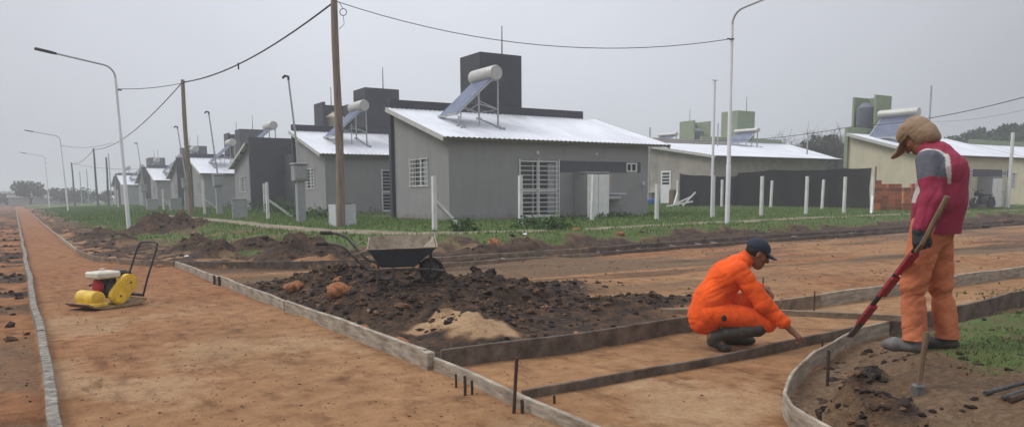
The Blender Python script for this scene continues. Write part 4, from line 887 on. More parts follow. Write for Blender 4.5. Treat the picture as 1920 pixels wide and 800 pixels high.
scatter('soil_clods',(X,Y),S,M['clod'],'loose dark soil clods covering the mound under the wheelbarrow',2,1,.6,.45)
X=rng.uniform(1.5,30,60000);Y=rng.uniform(14.3,34,60000); v,d,ie,de,rd,lf=clean(X,Y); wgt=ss(.03,.15,darkw(X,Y))*.8+ss(2.0,.5,d)*.35
keep=v&(d>.12)&(rng.uniform(size=len(X))<wgt*np.where(X>7,.12,.24)); X,Y=X[keep],Y[keep]; S=.012+.08*rng.uniform(size=len(X))**4
scatter('bank_clods',(X,Y),S,M['clod'],'dark clods strewn along the bank behind the far boards',2,2,.6,.5)
X=rng.uniform(3.5,9,16000);Y=rng.uniform(1.2,4.6,16000); v,d,ie,de,rd,lf=clean(X,Y); wgt=ss(.02,.12,darkw(X,Y))+.09*ss(1.2,.2,de)+.03
keep=ie&(de>.05)&(rng.uniform(size=len(X))<wgt*.8); X,Y=X[keep],Y[keep]; S=.005+.045*rng.uniform(size=len(X))**5
scatter('corner_clods',(X,Y),S,M['clod'],'dark clods inside the curved board at the bottom right',2,3,.6,.5)
X=rng.uniform(.2,2.7,22000);Y=1.6+rng.uniform(size=22000)**1.7*18; v,d,ie,de,rd,lf=clean(X,Y); keep=~(v|ie|rd|lf)&(rng.uniform(size=len(X))<.45); X,Y=X[keep],Y[keep]
X2=rng.uniform(2.8,9,9000);Y2=rng.uniform(1.8,5.6,9000); v,d,ie,de,rd,lf=clean(X2,Y2); k2=~(v|ie|rd|lf)&(rng.uniform(size=len(X2))<.2); X=np.r_[X,X2[k2]];Y=np.r_[Y,Y2[k2]]
scatter('soil_crumbs',(X,Y),.002+.011*rng.uniform(size=len(X))**8,M['crumb'],'small crumbs of orange soil on the levelled path',1,4)
X=rng.uniform(3,26,40000);Y=rng.uniform(6,16.8,40000); v,d,ie,de,rd,lf=clean(X,Y); st=fbm(X*.4,Y*2.2,3,7); keep=rd&(rng.uniform(size=len(X))<.04+.25*ss(.5,.65,st)); X,Y=X[keep],Y[keep]
scatter('road_crumbs',(X,Y),.004+.035*rng.uniform(size=len(X))**6,M['crumb'],'loose orange soil lumps across the torn-up road',1,5)
X=rng.uniform(-4,.02,14000);Y=2+rng.uniform(size=14000)**1.3*45; keep=rng.uniform(size=len(X))<.06+.6*ss(.48,.6,fbm(X*1.1,Y*1.1,4,71))*ss(7,13,Y); X,Y=X[keep],Y[keep]
scatter('roadside_clods',(X,Y),.008+.06*rng.uniform(size=len(X))**4,M['clod'],'dark clods on the road left of the kerb',1,6)
X=rng.uniform(2.9,8,9000);Y=rng.uniform(5.8,13.6,9000); v,d,ie,de,rd,lf=clean(X,Y); wgt=ss(.05,.16,darkw(X,Y))
keep=rd&(rng.uniform(size=len(X))<wgt*.12)&(Y-np.interp(X,CX,CY)>.15)&(np.hypot(X-BWX,Y-BWY)>.5)&(np.hypot(X-3.75,Y-6.5)>.55); X,Y=X[keep],Y[keep]
scatter('broken_lumps',(X,Y),.03+.06*rng.uniform(size=len(X))**3,M['lump'],'broken brown soil lumps over the dark mound',3,8,.55,.6)
# grass blades
def blades(name,X,Y,h,w_,m,label,seed=0,lean=.5):
    r=np.random.default_rng(seed); n=len(X); Z=Hf(X,Y)-.01; a=r.uniform(0,2*np.pi,n); H_=h*r.uniform(.45,1.25,n); W=w_*r.uniform(.6,1.3,n); la=r.uniform(0,2*np.pi,n); le=H_*lean*r.uniform(.2,1,n)
    P=np.stack([X,Y,Z],-1); dx=np.stack([np.cos(a)*W/2,np.sin(a)*W/2,np.zeros(n)],-1); tip=P+np.stack([np.cos(la)*le,np.sin(la)*le,H_],-1)
    V=np.stack([P-dx,P+dx,tip],1).reshape(-1,3); Fc=np.arange(3*n).reshape(-1,3); return tag(np_mesh(name,V,Fc,m,False),label,None,None,'stuff')
def gd(X,Y):
    v,d,ie,de,rd,lf=masks(X,Y); n=fbm(X*1.1,Y*1.1,4,71); nb=fbm(X*.35,Y*.35,4,81)
    g=ss(.8,2.6,d+(n-.5)*3.2)*np.where(X>7.5,1,ss(.30,.5,nb+.12*ss(20,40,Y)+.02*(X-3))); g=np.where(X>9,ss(.45,1.3,d+(n-.5)*1.6),g)
    g=g*(1-ss(.06,.14,darkw(X,Y))); return np.where(v,g,0),n
def offwalk(X,Y):
    d=np.full(len(X),9.)
    for a,b in zip(pts[:-1:3],pts[3::3]): d=np.minimum(d,seg_dist(X,Y,[a.x,b.x],[a.y,b.y]))
    return d>.42
def inhouse(X,Y):
    k=(X>HX-.1)&(X<HX+9)&(((Y>HY)&(Y<HY+8))|((Y>35.9)&(Y<44))|((Y>46)&(Y<53.8)))
    k|=(X>39.5)&(X<49)&(Y>23)&(Y<31); k|=(X>34.8)&(X<46)&(Y>33); return k
N_=150000; X=rng.uniform(1.3,46,N_);Y=rng.uniform(15,46,N_); g,n=gd(X,Y); keep=(rng.uniform(size=N_)<g*.9)&offwalk(X,Y)&~inhouse(X,Y); X,Y=X[keep],Y[keep]
blades('grass',X,Y,.10,.035,M['grass'],'short green grass on the verge and yards',1)
X=rng.uniform(1.3,24,60000);Y=rng.uniform(46,110,60000); g,n=gd(X,Y); keep=(rng.uniform(size=60000)<g); X,Y=X[keep],Y[keep]; blades('far_grass',X,Y,.16,.10,M['grass'],'misty far grass along the row of houses',2)
N_=60000; X=rng.uniform(4.6,14,N_);Y=rng.uniform(1.5,4.6,N_); v,d,ie,de,rd,lf=masks(X,Y); nA=fbm(X*1.1,Y*1.1,4,71); nD=fbm(X*3.1,Y*3.1,3,101); nB=fbm(X*.35,Y*.35,4,81)
g=gimask(X,Y); keep=ie&(rng.uniform(size=N_)<g*.75*ss(.36,.55,nD)); X,Y=X[keep],Y[keep]
blades('corner_grass',X,Y,.035,.012,M['grassd'],'short dull grass around the standing man',3,.9)
# weeds against walls and on the verge
def weed(cx,cy,w_,h,n,lab,m='weed',ls=.09):
    z=hz(cx,cy); r=np.random.default_rng(int(cx*100+cy*7)%9999); P=r.normal(size=(n,3))*np.array([w_*.36,w_*.30,h*.28])+np.array([cx,cy,z+h*.42]); P[:,2]=np.clip(P[:,2],z+.02,None)
    a=r.normal(size=(n,3)); a/=np.linalg.norm(a,axis=1)[:,None]; b=np.cross(a,r.normal(size=(n,3))); b/=np.linalg.norm(b,axis=1)[:,None]; s=ls*r.uniform(.5,1.2,(n,1))
    V=np.stack([P-a*s,P+b*s*.4,P+a*s,P-b*s*.4],1).reshape(-1,3); o=np_mesh('weed_clump',V,np.arange(4*n).reshape(-1,4),M[m],False); tag(o,lab,None,None,'stuff')
p=on(540,400); weed(p.x,p.y+1.5,2.4,.75,900,'big green weed clump at the foot of the big charcoal wall'); p=on(600,408); weed(p.x,p.y+.5,1.6,.4,400,'low weeds at the foot of the second house gable')
p=on(1010,428); weed(p.x,p.y,1.1,.32,320,'leafy weed clump on the verge in front of the barred glass door'); p=on(1040,431); weed(p.x,p.y,.7,.35,200,'leafy weed clump just right of the one at the barred door'); p=on(868,433); weed(p.x,p.y,.5,.3,160,'small weed clump near the braced post on the verge')
p=on(425,395); weed(p.x+1,p.y+2,2.5,.5,400,'weeds under the third white roof'); p=on(1130,408); weed(p.x,p.y,2.2,.22,300,'low weeds before the white cabinet doors'); p=on(700,400); weed(p.x,p.y+.5,2.5,.35,500,'weeds against the second house by its barred door')
p=on(1905,565,.3); weed(p.x,p.y,.9,.14,260,'small weed clump at the right edge beyond the standing man',ls=.03)
# ------------------------------------------------------------------ brick stacks, motorcycle, bits
bm_=MB(); bm_.box(-.165,-.09,0,.165,.09,.18,.006)
hb=MB(); 
first=None; base=on(1672,394); xd=Vector((rc.x,rc.y,0)).normalized(); yd=Vector((fw.x,fw.y,0)).normalized()
def hollow_brick():
    root=thing('hollow_brick','orange-red hollow brick in the stacks against the cream house','brick',group='hollow bricks in the stacks')
    m=MB(); L,Wd,Hh=.33,.18,.18
    m.box(-L/2,-Wd/2+.03,0,L/2,Wd/2,Hh)
    for z0,z1 in ((0,.02),(.08,.10),(.16,.18)): m.box(-L/2,-Wd/2,z0,L/2,-Wd/2+.029,z1)
    for x in (-L/2,-.062,.042,L/2-.02): 
        for z0,z1 in ((.021,.079),(.101,.159)): m.box(x,-Wd/2,z0,x+.02,-Wd/2+.029,z1)
    o=m.build('x',M['brick'],None); bpy.data.objects.remove(root); o.name='hollow_brick'; return tag(o,'orange-red hollow brick in the stacks against the cream house','brick','hollow bricks in the stacks')
hbk=hollow_brick(); cnt=0
for s_i,(ox,oy,nx_,nz_) in enumerate([(-.75,0,2,6),(-.02,.15,2,7),(.62,-.1,2,6),(-.4,.7,2,7)]):
    for i in range(nx_):
        for k in range(nz_+ (1 if (i+s_i)%3==0 else 0)):
            o=hbk if cnt==0 else dup(hbk); cnt+=1; jx=random.uniform(-.03,.03); jy=random.uniform(-.03,.03)
            p=base+xd*(ox+i*.34+jx)+yd*(oy+jy); z=hz(base.x,base.y)+k*.184-.02; o.location=(p.x,p.y,z); o.rotation_euler.z=-AZ+random.uniform(-.03,.03)
def moto():
    b=on(1838,384); b=gw(1842,384,41.5); b.z=hz(b.x,b.y); root=thing('motorcycle','dark blue motorcycle parked between the cream houses','motorcycle',b,rz=-AZ+R(200))
    for x in (-.62,.62):
        m=MB(); m.torus((x,0,.30),(0,1,0),.25,.055,22,8); w_=m.build('wheel',M['rubber'],root,True); m=MB(); m.disc((x,0,.30),(0,1,0),.19,.05,14); m.build('rim',M['engine'],w_,True)
    m=MB(); m.tube([(.62,.07,.3),(.42,.07,.85)],.025,6); m.tube([(.62,-.07,.3),(.42,-.07,.85)],.025,6); m.build('fork',M['galv'],root)
    m=MB(); m.tube([(.38,-.32,1.0),(.42,-.1,.95),(.42,.1,.95),(.38,.32,1.0)],.016,6); m.build('handlebar',M['black'],root)
    m=MB(); m.ell((.18,0,.74),(.26,.14,.13)); m.ell((.46,0,.80),(.12,.13,.14)); m.build('fuel_tank',M['navy'],root,True)
    m=MB(); m.box(-.62,-.12,.68,.02,.12,.78,.04); m.build('seat',M['black'],root); m=MB(); m.box(-.2,-.13,.25,.22,.13,.6,.05); m.tube([(.0,-.16,.3),(-.75,-.18,.36)],.04,8); m.build('engine',M['engine'],root)
    m=MB(); m.beam((-.62,0,.34),(-.1,0,.36),.12,.05); m.box(-.8,-.07,.55,-.45,.07,.64,.02); m.build('rear_frame',M['navy'],root)
moto()
p=gw(1222,372,49); z=.75; m=MB(); m.box(-.5,-.25,0,.5,.25,.35,.05); o=m.build('plastic_tub',M['bluecloth'],None); o.location=(p.x,p.y,z); tag(o,'blue plastic tub beside the unpainted house door','tub')
p=gw(1222,372,50.5); root=thing('white_table','white table with legs behind the blue tub at the house corner','table',(p.x,p.y,.78)); m=MB(); m.box(-.6,-.3,.70,.6,.3,.75); m.build('table_top',M['white'],root)
for sx in (-.55,.55):
    for sy in (-.25,.25): m=MB(); m.beam((sx,sy,0),(sx,sy,.698),.06,.06); m.build('leg',M['white'],root)
p=gw(1250,384,43); 
for i,(dx,dy,L,a,lab) in enumerate(((0,0,1.5,.3,'long white pole lying in the debris by the small white door'),(.6,.3,1.2,-.4,'crossed white pole in the debris by the small white door'),(1.0,-.2,1.0,.8,'short white pole leaning in the debris by the netting'))):
    q=Vector((p.x+dx,p.y+dy,hz(p.x,p.y)+.08)); e=xd*math.cos(a)*L; m=MB(); m.beam(q,q+Vector((e.x,e.y,.25*(i+1))),.08,.08); single('scrap_pole',m,M['white'],lab,'pole','scrap white poles')
m=MB(); m.box(-.25,-.2,0,.25,.2,.9,.03); o=m.build('wooden_crate',M['timber'],None); q=gw(1264,372,46); o.location=(q.x,q.y,.75); tag(o,'brown wooden crate standing beside the small white door','crate')
# ------------------------------------------------------------------ trees
def tree(px,pyb,w_,width,height,lab,n=1400,m='leaf',ls=.35,seed=1,zb=0,bare=False,trunk=.35,name='tree',grp='background trees'):
    b=gw(px,370,w_); b=Vector((b.x,b.y,zb)); root=thing(name,lab,'tree' if name=='tree' else 'bush',b,group=grp); r=np.random.default_rng(seed)
    t=MB(); ends=[]
    t.tube([(0,0,-.2),(.05*width,0,height*trunk),(.02*width,0,height*.6)],[width*.035,width*.028,width*.012],7)
    for i in range(9 if not bare else 44):
        a=r.uniform(0,6.28); h0=height*r.uniform(trunk*.6,.55); e=Vector((math.cos(a)*width*.42*r.uniform(.4,1),math.sin(a)*width*.42*r.uniform(.4,1),height*r.uniform(.5,.97))); s_=Vector((.04*width,0,h0)); mid=s_.lerp(e,.5)+Vector((0,0,.05*height)); q_=.45 if bare else 1; mid=mid+Vector(r.normal(size=3))*width*.03; t.tube([s_,mid,e],[width*.016*q_,width*.010*q_,width*.003*q_],5); ends.append(e)
        if bare:
            for k in range(7): f=mid.lerp(e,r.uniform(0,1)); t.tube([f,f+Vector(r.normal(size=3))*width*.07+Vector((0,0,.06*height))],[width*.003,width*.001],4)
    t.build('trunk',M['bark'],root,True)
    if not bare:
        C=[np.array(e)*np.array([1,1,.92]) for e in ends]+[r.normal(size=3)*np.array([width*.2,width*.2,height*.13])+np.array([0,0,height*.62]) for _ in range(9)]
        Pn=[]
        for c in C:
            k=n//len(C); d=r.normal(size=(k,3)); d/=np.linalg.norm(d,axis=1)[:,None]; rad=width*.17*r.uniform(.7,1.25); Pn.append(c+d*rad*r.uniform(.35,1,(k,1))**.5*np.array([1,1,.8]))
        P_=np.concatenate(Pn); P_[:,2]=np.clip(P_[:,2],height*.06,None); k=len(P_); a=r.normal(size=(k,3)); a/=np.linalg.norm(a,axis=1)[:,None]; bb=np.cross(a,r.normal(size=(k,3))); bb/=np.linalg.norm(bb,axis=1)[:,None]; s=ls*r.uniform(.5,1.2,(k,1))
        V=np.stack([P_-a*s,P_+bb*s*.55,P_+a*s,P_-bb*s*.55],1).reshape(-1,3); np_mesh('crown',V,np.arange(4*k).reshape(-1,4),M[m],False,root)
tree(54,0,135,5.6,4.6,'round green tree standing alone in the mist at the far left',2600,ls=.20,seed=3,trunk=.2)
for i,(px,w_,wd,h,lab) in enumerate([(92,150,5,3.0,'low misty shrub right of the lone round tree'),(112,140,5,2.9,'misty shrub behind the second lamp post base'),(124,145,6,3.1,'misty shrub between the lamp posts and the dark poles'),(158,140,6,3.0,'misty shrub behind the dark slanting pole'),(196,130,4,2.8,'misty shrub at the foot of the stout greenish pole'),(20,150,6,2.0,'low misty bush left of the lone round tree')]): tree(px,0,w_,wd,h,lab,700,'leafb',.25,seed=10+i,trunk=.1,name='shrub',grp='misty shrubs at the far left')
for i,(px,w_,wd,h,lab) in enumerate([(1795,95,7,7.6,'dark tree just right of the standing man'),(1835,95,8,8.6,'dark tree left of the rightmost tall one'),(1875,92,9,9.4,'tallest dark tree behind the white pipe post'),(1918,90,9,9.2,'dark tree at the right edge of the picture')]): tree(px,0,w_,wd*1.15,h,lab,6500,'leaf',.32,seed=30+i,trunk=.25)
for i,(px,w_,wd,h,lab) in enumerate([(1435,80,5,5.6,'dark bush left end of the line behind the white roof'),(1475,80,6,6.0,'dark bush second from the left behind the white roof'),(1515,78,6,6.2,'dark bush right behind the small grey mast'),(1555,76,6,6.3,'dark bush nearest the cream house edge'),(1590,74,5,6.2,'dark bush half behind the cream house')]): tree(px,0,w_,wd*1.2,h+.6,lab,5000,'leafb',.26,seed=50+i,trunk=.1,name='bush',grp='dark bushes behind the white roof')
for i,(px,w_,wd,h,lab) in enumerate([(1440,84,6,7.4,'bare tree above the left of the dark bushes'),(1485,84,6,7.8,'bare tree above the middle of the dark bushes'),(1545,82,7,8.2,'bare tree above the right of the dark bushes'),(1585,80,6,8.0,'bare tree against the cream house edge')]): tree(px,0,w_,wd,h,lab,0,seed=70+i,bare=True,trunk=.3,grp='bare trees above the bushes')
# far low buildings in the mist, left
for px,w_,L,h,lab in ((10,170,14,2.6,'long low pale building lost in mist at the far left'),(62,150,7,1.7,'low misty wall below the round tree'),(132,150,7,1.5,'low misty shed between the lamp posts')):
    g=gw(px,372,w_); root=thing('low_shed',lab,'shed',(g.x,g.y,-.1),rz=-AZ); m=MB(); m.box(-L/2,-2,0,L/2,2,h); m.build('wall',M['wall'],root); m=MB(); m.prism([(-L/2-.2,h+.01),(L/2+.2,h+.01),(L/2,h+.5),(-L/2,h+.5)],-2.3,2.3,'y'); m.build('roof',M['roof'],root)
# ------------------------------------------------------------------ people: signed-distance bodies meshed with surface nets
def sdf_mesh(prims,vox,k=.03,disp=None,pad=.06):
    lo=np.array([1e9]*3);hi=-lo
    for p in prims:
        if p[0]=='c':
            for c,r in ((p[1],p[3]),(p[2],p[4])): lo=np.minimum(lo,np.array(c)-r);hi=np.maximum(hi,np.array(c)+r)
        else: m_=max(p[2]); lo=np.minimum(lo,np.array(p[1])-m_);hi=np.maximum(hi,np.array(p[1])+m_)
    lo-=pad;hi+=pad; n=np.ceil((hi-lo)/vox).astype(int)+1; ax=[lo[i]+vox*np.arange(n[i]) for i in range(3)]
    D=np.full(n,.2,np.float32)
    for p in prims:
        if p[0]=='c': bl=np.minimum(np.array(p[1])-p[3],np.array(p[2])-p[4]);bh=np.maximum(np.array(p[1])+p[3],np.array(p[2])+p[4])
        else: m_=max(p[2]); bl=np.array(p[1])-m_;bh=np.array(p[1])+m_
        i0=np.maximum(((bl-.09-lo)/vox).astype(int),0); i1=np.minimum(((bh+.09-lo)/vox).astype(int)+2,n)
        X,Y,Z=np.meshgrid(*[ax[i][i0[i]:i1[i]] for i in range(3)],indexing='ij')
        if p[0]=='c':
            a=np.array(p[1],float);b=np.array(p[2],float);d=b-a;L=max(1e-9,d@d); t=np.clip(((X-a[0])*d[0]+(Y-a[1])*d[1]+(Z-a[2])*d[2])/L,0,1)
            fl=p[5] if len(p)>5 else 1.
            q=np.sqrt((X-a[0]-t*d[0])**2+((Y-a[1]-t*d[1])/fl)**2+(Z-a[2]-t*d[2])**2); s=q-(p[3]+(p[4]-p[3])*t)
        else:
            c=p[1];r=p[2];V=np.stack([X-c[0],Y-c[1],Z-c[2]],-1)
            if len(p)>3 and p[3] is not None: V=V@np.array(p[3])      # rows -> local axes
            q=np.sqrt(((V/np.array(r))**2).sum(-1)); s=(q-1)*min(r)*(.5+.5*min(r)/max(r)) if False else (q-1)*q/np.maximum(np.sqrt(((V/np.array(r)**2)**2).sum(-1)),1e-6)
        kk=p[-1]['k'] if isinstance(p[-1],dict) else k
        S=D[i0[0]:i1[0],i0[1]:i1[1],i0[2]:i1[2]]; h=np.clip(.5+.5*(S-s)/kk,0,1); D[i0[0]:i1[0],i0[1]:i1[1],i0[2]:i1[2]]=S*(1-h)+s*h-kk*h*(1-h)
    if disp is not None:
        X,Y,Z=np.meshgrid(*ax,indexing='ij'); near=np.abs(D)<.05; D[near]+=disp(X[near],Y[near],Z[near])
    ins=D<0; c=np.zeros(n-1,int)
    for i in (0,1):
        for j in (0,1):
            for l in (0,1): c+=ins[i:n[0]-1+i,j:n[1]-1+j,l:n[2]-1+l]
    act=(c>0)&(c<8); vid=-np.ones(n-1,int); ii=np.argwhere(act); vid[act]=np.arange(len(ii)); acc=np.zeros((len(ii),3));cn=np.zeros(len(ii))
    corners=[(a,b,d) for a in (0,1) for b in (0,1) for d in (0,1)]
    for c0 in corners:
        for axx in range(3):
            if c0[axx]==0:
                c1=list(c0);c1[axx]=1; v0=D[ii[:,0]+c0[0],ii[:,1]+c0[1],ii[:,2]+c0[2]];v1=D[ii[:,0]+c1[0],ii[:,1]+c1[1],ii[:,2]+c1[2]]; x=(v0<0)!=(v1<0); t=np.where(x,v0/(v0-v1+1e-12),0)
                P=np.repeat(np.array(c0,float)[None],len(ii),0); P[:,axx]+=t; acc+=P*x[:,None];cn+=x
    V=(ii+acc/cn[:,None])*vox+lo; fs=[]
    for axx in range(3):
        u,v=[(1,2),(2,0),(0,1)][axx]
        A=ins; sl0=[slice(None)]*3;sl1=[slice(None)]*3;sl0[axx]=slice(0,-1);sl1[axx]=slice(1,None)
        x=A[tuple(sl0)]!=A[tuple(sl1)]; e=np.argwhere(x); e=e[(e[:,u]>0)&(e[:,v]>0)&(e[:,u]<n[u]-1)&(e[:,v]<n[v]-1)]
        def g(du,dv): q=e.copy();q[:,u]+=du;q[:,v]+=dv; return vid[q[:,0],q[:,1],q[:,2]]
        q=np.stack([g(-1,-1),g(0,-1),g(0,0),g(-1,0)],-1); fl=~A[tuple(sl0)][x][((np.argwhere(x)[:,u]>0)&(np.argwhere(x)[:,v]>0)&(np.argwhere(x)[:,u]<n[u]-1)&(np.argwhere(x)[:,v]<n[v]-1))]
        q[fl]=q[fl][:,::-1]; fs.append(q)
    Fc=np.concatenate(fs); return V,Fc
def body(name,prims,m,parent,vox=.009,k=.03,disp=None,root=False):
    V,Fc=sdf_mesh(prims,vox,k,disp); return np_mesh(name,V,Fc,m,True,parent)
def folds(seed,amp=.006,freq=9,axis=(0.3,.2,1),fine=.4):
    a=np.array(axis,float); a/=np.linalg.norm(a); b=np.cross(a,(.3,.9,.1)); b/=np.linalg.norm(b); c_=np.cross(a,b)
    def f(X,Y,Z):
        u=X*a[0]+Y*a[1]+Z*a[2]; v=X*b[0]+Y*b[1]+Z*b[2]; w_=X*c_[0]+Y*c_[1]+Z*c_[2]
        n=fbm(u*freq+.6*fbm(v*6,w_*6,2,seed+9),v*freq*.3+w_*freq*.3,2,seed); r=(1-np.abs(2*n-1))**5
        n2=fbm(u*freq*2.1+w_*3,v*freq*.7,2,seed+31); r2=(1-np.abs(2*n2-1))**5
        return amp*(r*1.5-.5)+amp*fine*(r2*1.4-.4)+amp*.3*(fbm(u*30,v*30+w_*9,2,seed+5)-.5)
    return f
def C(a,b,ra,rb,fl=1.,**o): return ('c',a,b,ra,rb,fl,o) if o else ('c',a,b,ra,rb,fl)
def Rm(pitch=0,yaw=0,roll=0):
    m_=Matrix.Rotation(yaw,3,'Z')@Matrix.Rotation(pitch,3,'Y')@Matrix.Rotation(roll,3,'X'); return np.array(m_)
def head_prims(c,Rh,sc_=1.):
    c=np.array(c)
    def T(p): return tuple(c+Rh@(np.array(p)*sc_))
    def E(p,r,k=.02): return ('e',T(p),tuple(np.array(r)*sc_),Rh,{'k':k})
    return [E((-.012,0,.025),(.098,.077,.098)),E((.035,0,-.045),(.062,.056,.075),.03),E((.062,0,-.098),(.030,.030,.024),.03),
      ('c',T((.085,0,.018)),T((.112,0,-.022)),.011*sc_,.015*sc_,1.,{'k':.014}),E((.104,.012,-.026),(.010,.010,.009),.01),E((.104,-.012,-.026),(.010,.010,.009),.01),
      E((.080,0,.040),(.022,.052,.012),.015),E((.088,0,-.058),(.016,.026,.006),.008),E((.086,0,-.071),(.016,.022,.007),.008),
      E((.055,.045,-.015),(.03,.022,.022),.02),E((.055,-.045,-.015),(.03,.022,.022),.02),
      E((-.005,.080,-.005),(.018,.010,.032),.006),E((-.005,-.080,-.005),(.018,.010,.032),.006)]
def hand_prims(w_,d,n,side,curl=.3,point=False,s=1.):
    # w_: wrist point, d: hand direction, n: back-of-hand normal, side: thumb direction
    w_=np.array(w_,float);d=np.array(d,float);d/=np.linalg.norm(d);n=np.array(n,float);n-=d*(n@d);n/=np.linalg.norm(n);t=np.cross(n,d)*side
    P=[]; palm=w_+d*.045*s
    for q in (-.028,-.009,.010,.028): P.append(C(tuple(w_+t*q*.6*s),tuple(w_+d*.085*s+t*q*s),.018*s,.014*s,1.,k=.012))
    for i,(q,L) in enumerate(((.031,.072),(.011,.080),(-.009,.075),(-.028,.058))):
        cu=curl if not(point and i==0) else .05; p=w_+d*.088*s+t*q*s; a=0;pd=d
        for j,(f,r0_) in enumerate(((.42,.0095),(.32,.0088),(.26,.008))):
            a+=cu*1.5 if j else cu; dd=d*math.cos(a)-n*math.sin(a); p2=p+dd*L*f*s; P.append(C(tuple(p),tuple(p2),r0_*s,(r0_-.0008)*s,1.,k=.004)); p=p2
    p=w_+d*.02*s+t*.028*s; p1=p+(d*.6+t*.7-n*.25)*.042*s; p2=p1+(d*.9+t*.15-n*.45)*.036*s; p3=p2+(d*.9-t*.2-n*.5)*.026*s
    P+= [C(tuple(p),tuple(p1),.015*s,.012*s,1.,k=.01),C(tuple(p1),tuple(p2),.0115*s,.0105*s,1.,k=.004),C(tuple(p2),tuple(p3),.010*s,.0085*s,1.,k=.004)]
    return P
def eyes(parent,c,Rh,sc_=1.):
    for sy in (-1,1):
        m_=MB(); p=Vector(c)+Vector(Rh@(np.array((.083,sy*.030,.012))*sc_)); m_.ell(p,(.010*sc_,.013*sc_,.006*sc_),10,6); m_.build('eye',M['hair'],parent,True)
# ---- crouching worker in orange. local x = picture right, y = away from the camera, z = up
def off(prims,d):
    out=[]
    for p in prims:
        p=list(p)
        if p[0]=='c': p[3]+=d;p[4]+=d
        else: p[2]=tuple(r+d for r in p[2])
        out.append(tuple(p))
    return out
fb=gz(1366,655,0); yw=-AZ-R(6)
hc=(.235,.03,.865); Rh=Rm(pitch=R(28),yaw=R(0))
torso=[C((-.19,.04,.33),(-.15,.04,.47),.155,.150,1.12),C((-.15,.04,.47),(-.03,.04,.66),.150,.150,1.2),C((-.03,.04,.66),(.06,.04,.74),.145,.105,1.35)]
armR=[C((.08,-.15,.73),(.255,-.17,.45),.072,.055),C((.255,-.17,.45),(.44,-.20,.27),.055,.042)]
armL=[C((.08,.22,.73),(.24,.30,.50),.070,.055),C((.24,.30,.50),(.33,.20,.53),.052,.045)]
legR=[C((-.19,-.05,.33),(.31,-.10,.255),.115,.078),C((.31,-.10,.255),(.0,-.085,.19),.062,.055)]
legL=[C((-.19,.13,.33),(.27,.26,.42),.115,.080),C((.27,.26,.42),(.06,.25,.14),.065,.055)]
neck=[C((.10,.035,.78),(.185,.03,.845),.058,.052)]
bp0=off(torso,-.03)+[C(*(list(a[1:5])),1.) for a in off(armR+armL+legR+legL,-.024)]+neck+head_prims(hc,Rh)
bp0+=[C((.44,-.20,.27),(.495,-.205,.215),.030,.026)]+hand_prims((.495,-.205,.215),(.62,-.02,-.55),(.5,-.4,.75),1,.55,True)
bp0+=[C((.33,.20,.53),(.36,.165,.535),.03,.027)]+hand_prims((.35,.17,.535),(.25,-.6,-.35),(.5,.1,.8),-1,.5)
bp0+=[C((-.16,-.085,.13),(-.06,-.09,.035),.04,.035),C((.06,.25,.14),(.2,.25,.05),.045,.035),C((.0,-.085,.19),(-.16,-.085,.13),.05,.042)]
man=body('person',bp0,M['skin'],None,.0065,.03); man.location=fb; man.rotation_euler.z=yw
tag(man,'crouching man in orange work clothes and navy cap pointing at the narrow board','person')
def jk(X,Y,Z): return folds(3,.0055,6,(.5,.25,-.8),1.0)(X,Y,Z)
jac=off(torso,.003)+[C((-.205,.04,.285),(-.17,.04,.42),.158,.156,1.15),C((.05,-.13,.735),(.255,-.17,.45),.083,.070,1.),C((.255,-.17,.45),(.425,-.197,.285),.068,.060,1.,k=.05),
 C((.05,.2,.735),(.24,.30,.50),.083,.07),C((.24,.30,.50),(.31,.22,.525),.062,.056),C((.06,.04,.77),(.13,.035,.80),.092,.075,1.15)]
jo=body('jacket',jac,M['orange'],man,.0075,.035,jk)
tro=[C((-.17,-.05,.335),(.31,-.10,.285),.122,.088),C((.31,-.10,.262),(.24,-.095,.245),.088,.082),C((-.19,.13,.33),(.27,.26,.42),.132,.092),C((.27,.26,.42),(.17,.25,.28),.085,.08),C((-.19,-.03,.30),(-.19,.11,.30),.12,.12)]
cl_=body('collar',[C((.075,.0,.775),(.10,-.035,.80),.07,.062),C((.10,.035,.795),(.125,.035,.822),.074,.070),C((.085,-.06,.765),(.13,-.05,.80),.045,.035)],M['orange'],jo,.006,.02,folds(19,.003,12))
body('trousers',tro,M['orange'],man,.008,.03,folds(9,.006,7,(.8,.1,.4),.8))
def boot(pts,toe,heel,sole_n,m='boot'):
    pr=[C(*a) for a in pts]; return pr
bR=[C((.23,-.12,.215),(-.02,-.10,.170),.070,.060),C((-.02,-.088,.175),(-.155,-.085,.125),.058,.046),C((-.155,-.085,.125),(-.165,-.085,.085),.05,.042),C((-.15,-.085,.09),(-.065,-.09,.035),.041,.038),C((-.065,-.09,.035),(-.015,-.09,.028),.038,.030)]
pk=MB(); pk.ell((-.075,-.175,.315),(.022,.012,.03)); pk.build('pocket_tear',M['black'],man,True)
body('boot',bR,M['boot'],man,.0075,.025,folds(5,.004,14,(1,0,.2),.4))
bL=[C((.17,.25,.27),(.05,.25,.10),.066,.055),C((.04,.25,.065),(.03,.25,.045),.045,.045),C((.05,.25,.05),(.20,.25,.045),.046,.048),C((.20,.25,.045),(.25,.25,.04),.046,.036)]
body('boot',bL,M['boot'],man,.0075,.025)
cc=np.array(hc); T=lambda p: tuple(cc+Rh@np.array(p))
cap=[('e',T((-.018,0,.050)),(.112,.092,.088),Rh,{'k':.02})]
V,Fc=sdf_mesh(cap,.006,.02,folds(4,.0025,10,(1,1,0),.4)); L_=(V-cc)@Rh; keepf=(L_[Fc][:,:,2].mean(1)>.030-.0*L_[Fc][:,:,0].mean(1)); cp=np_mesh('cap',V,Fc[keepf],M['navy'],True,man)
br=MB(); n=12
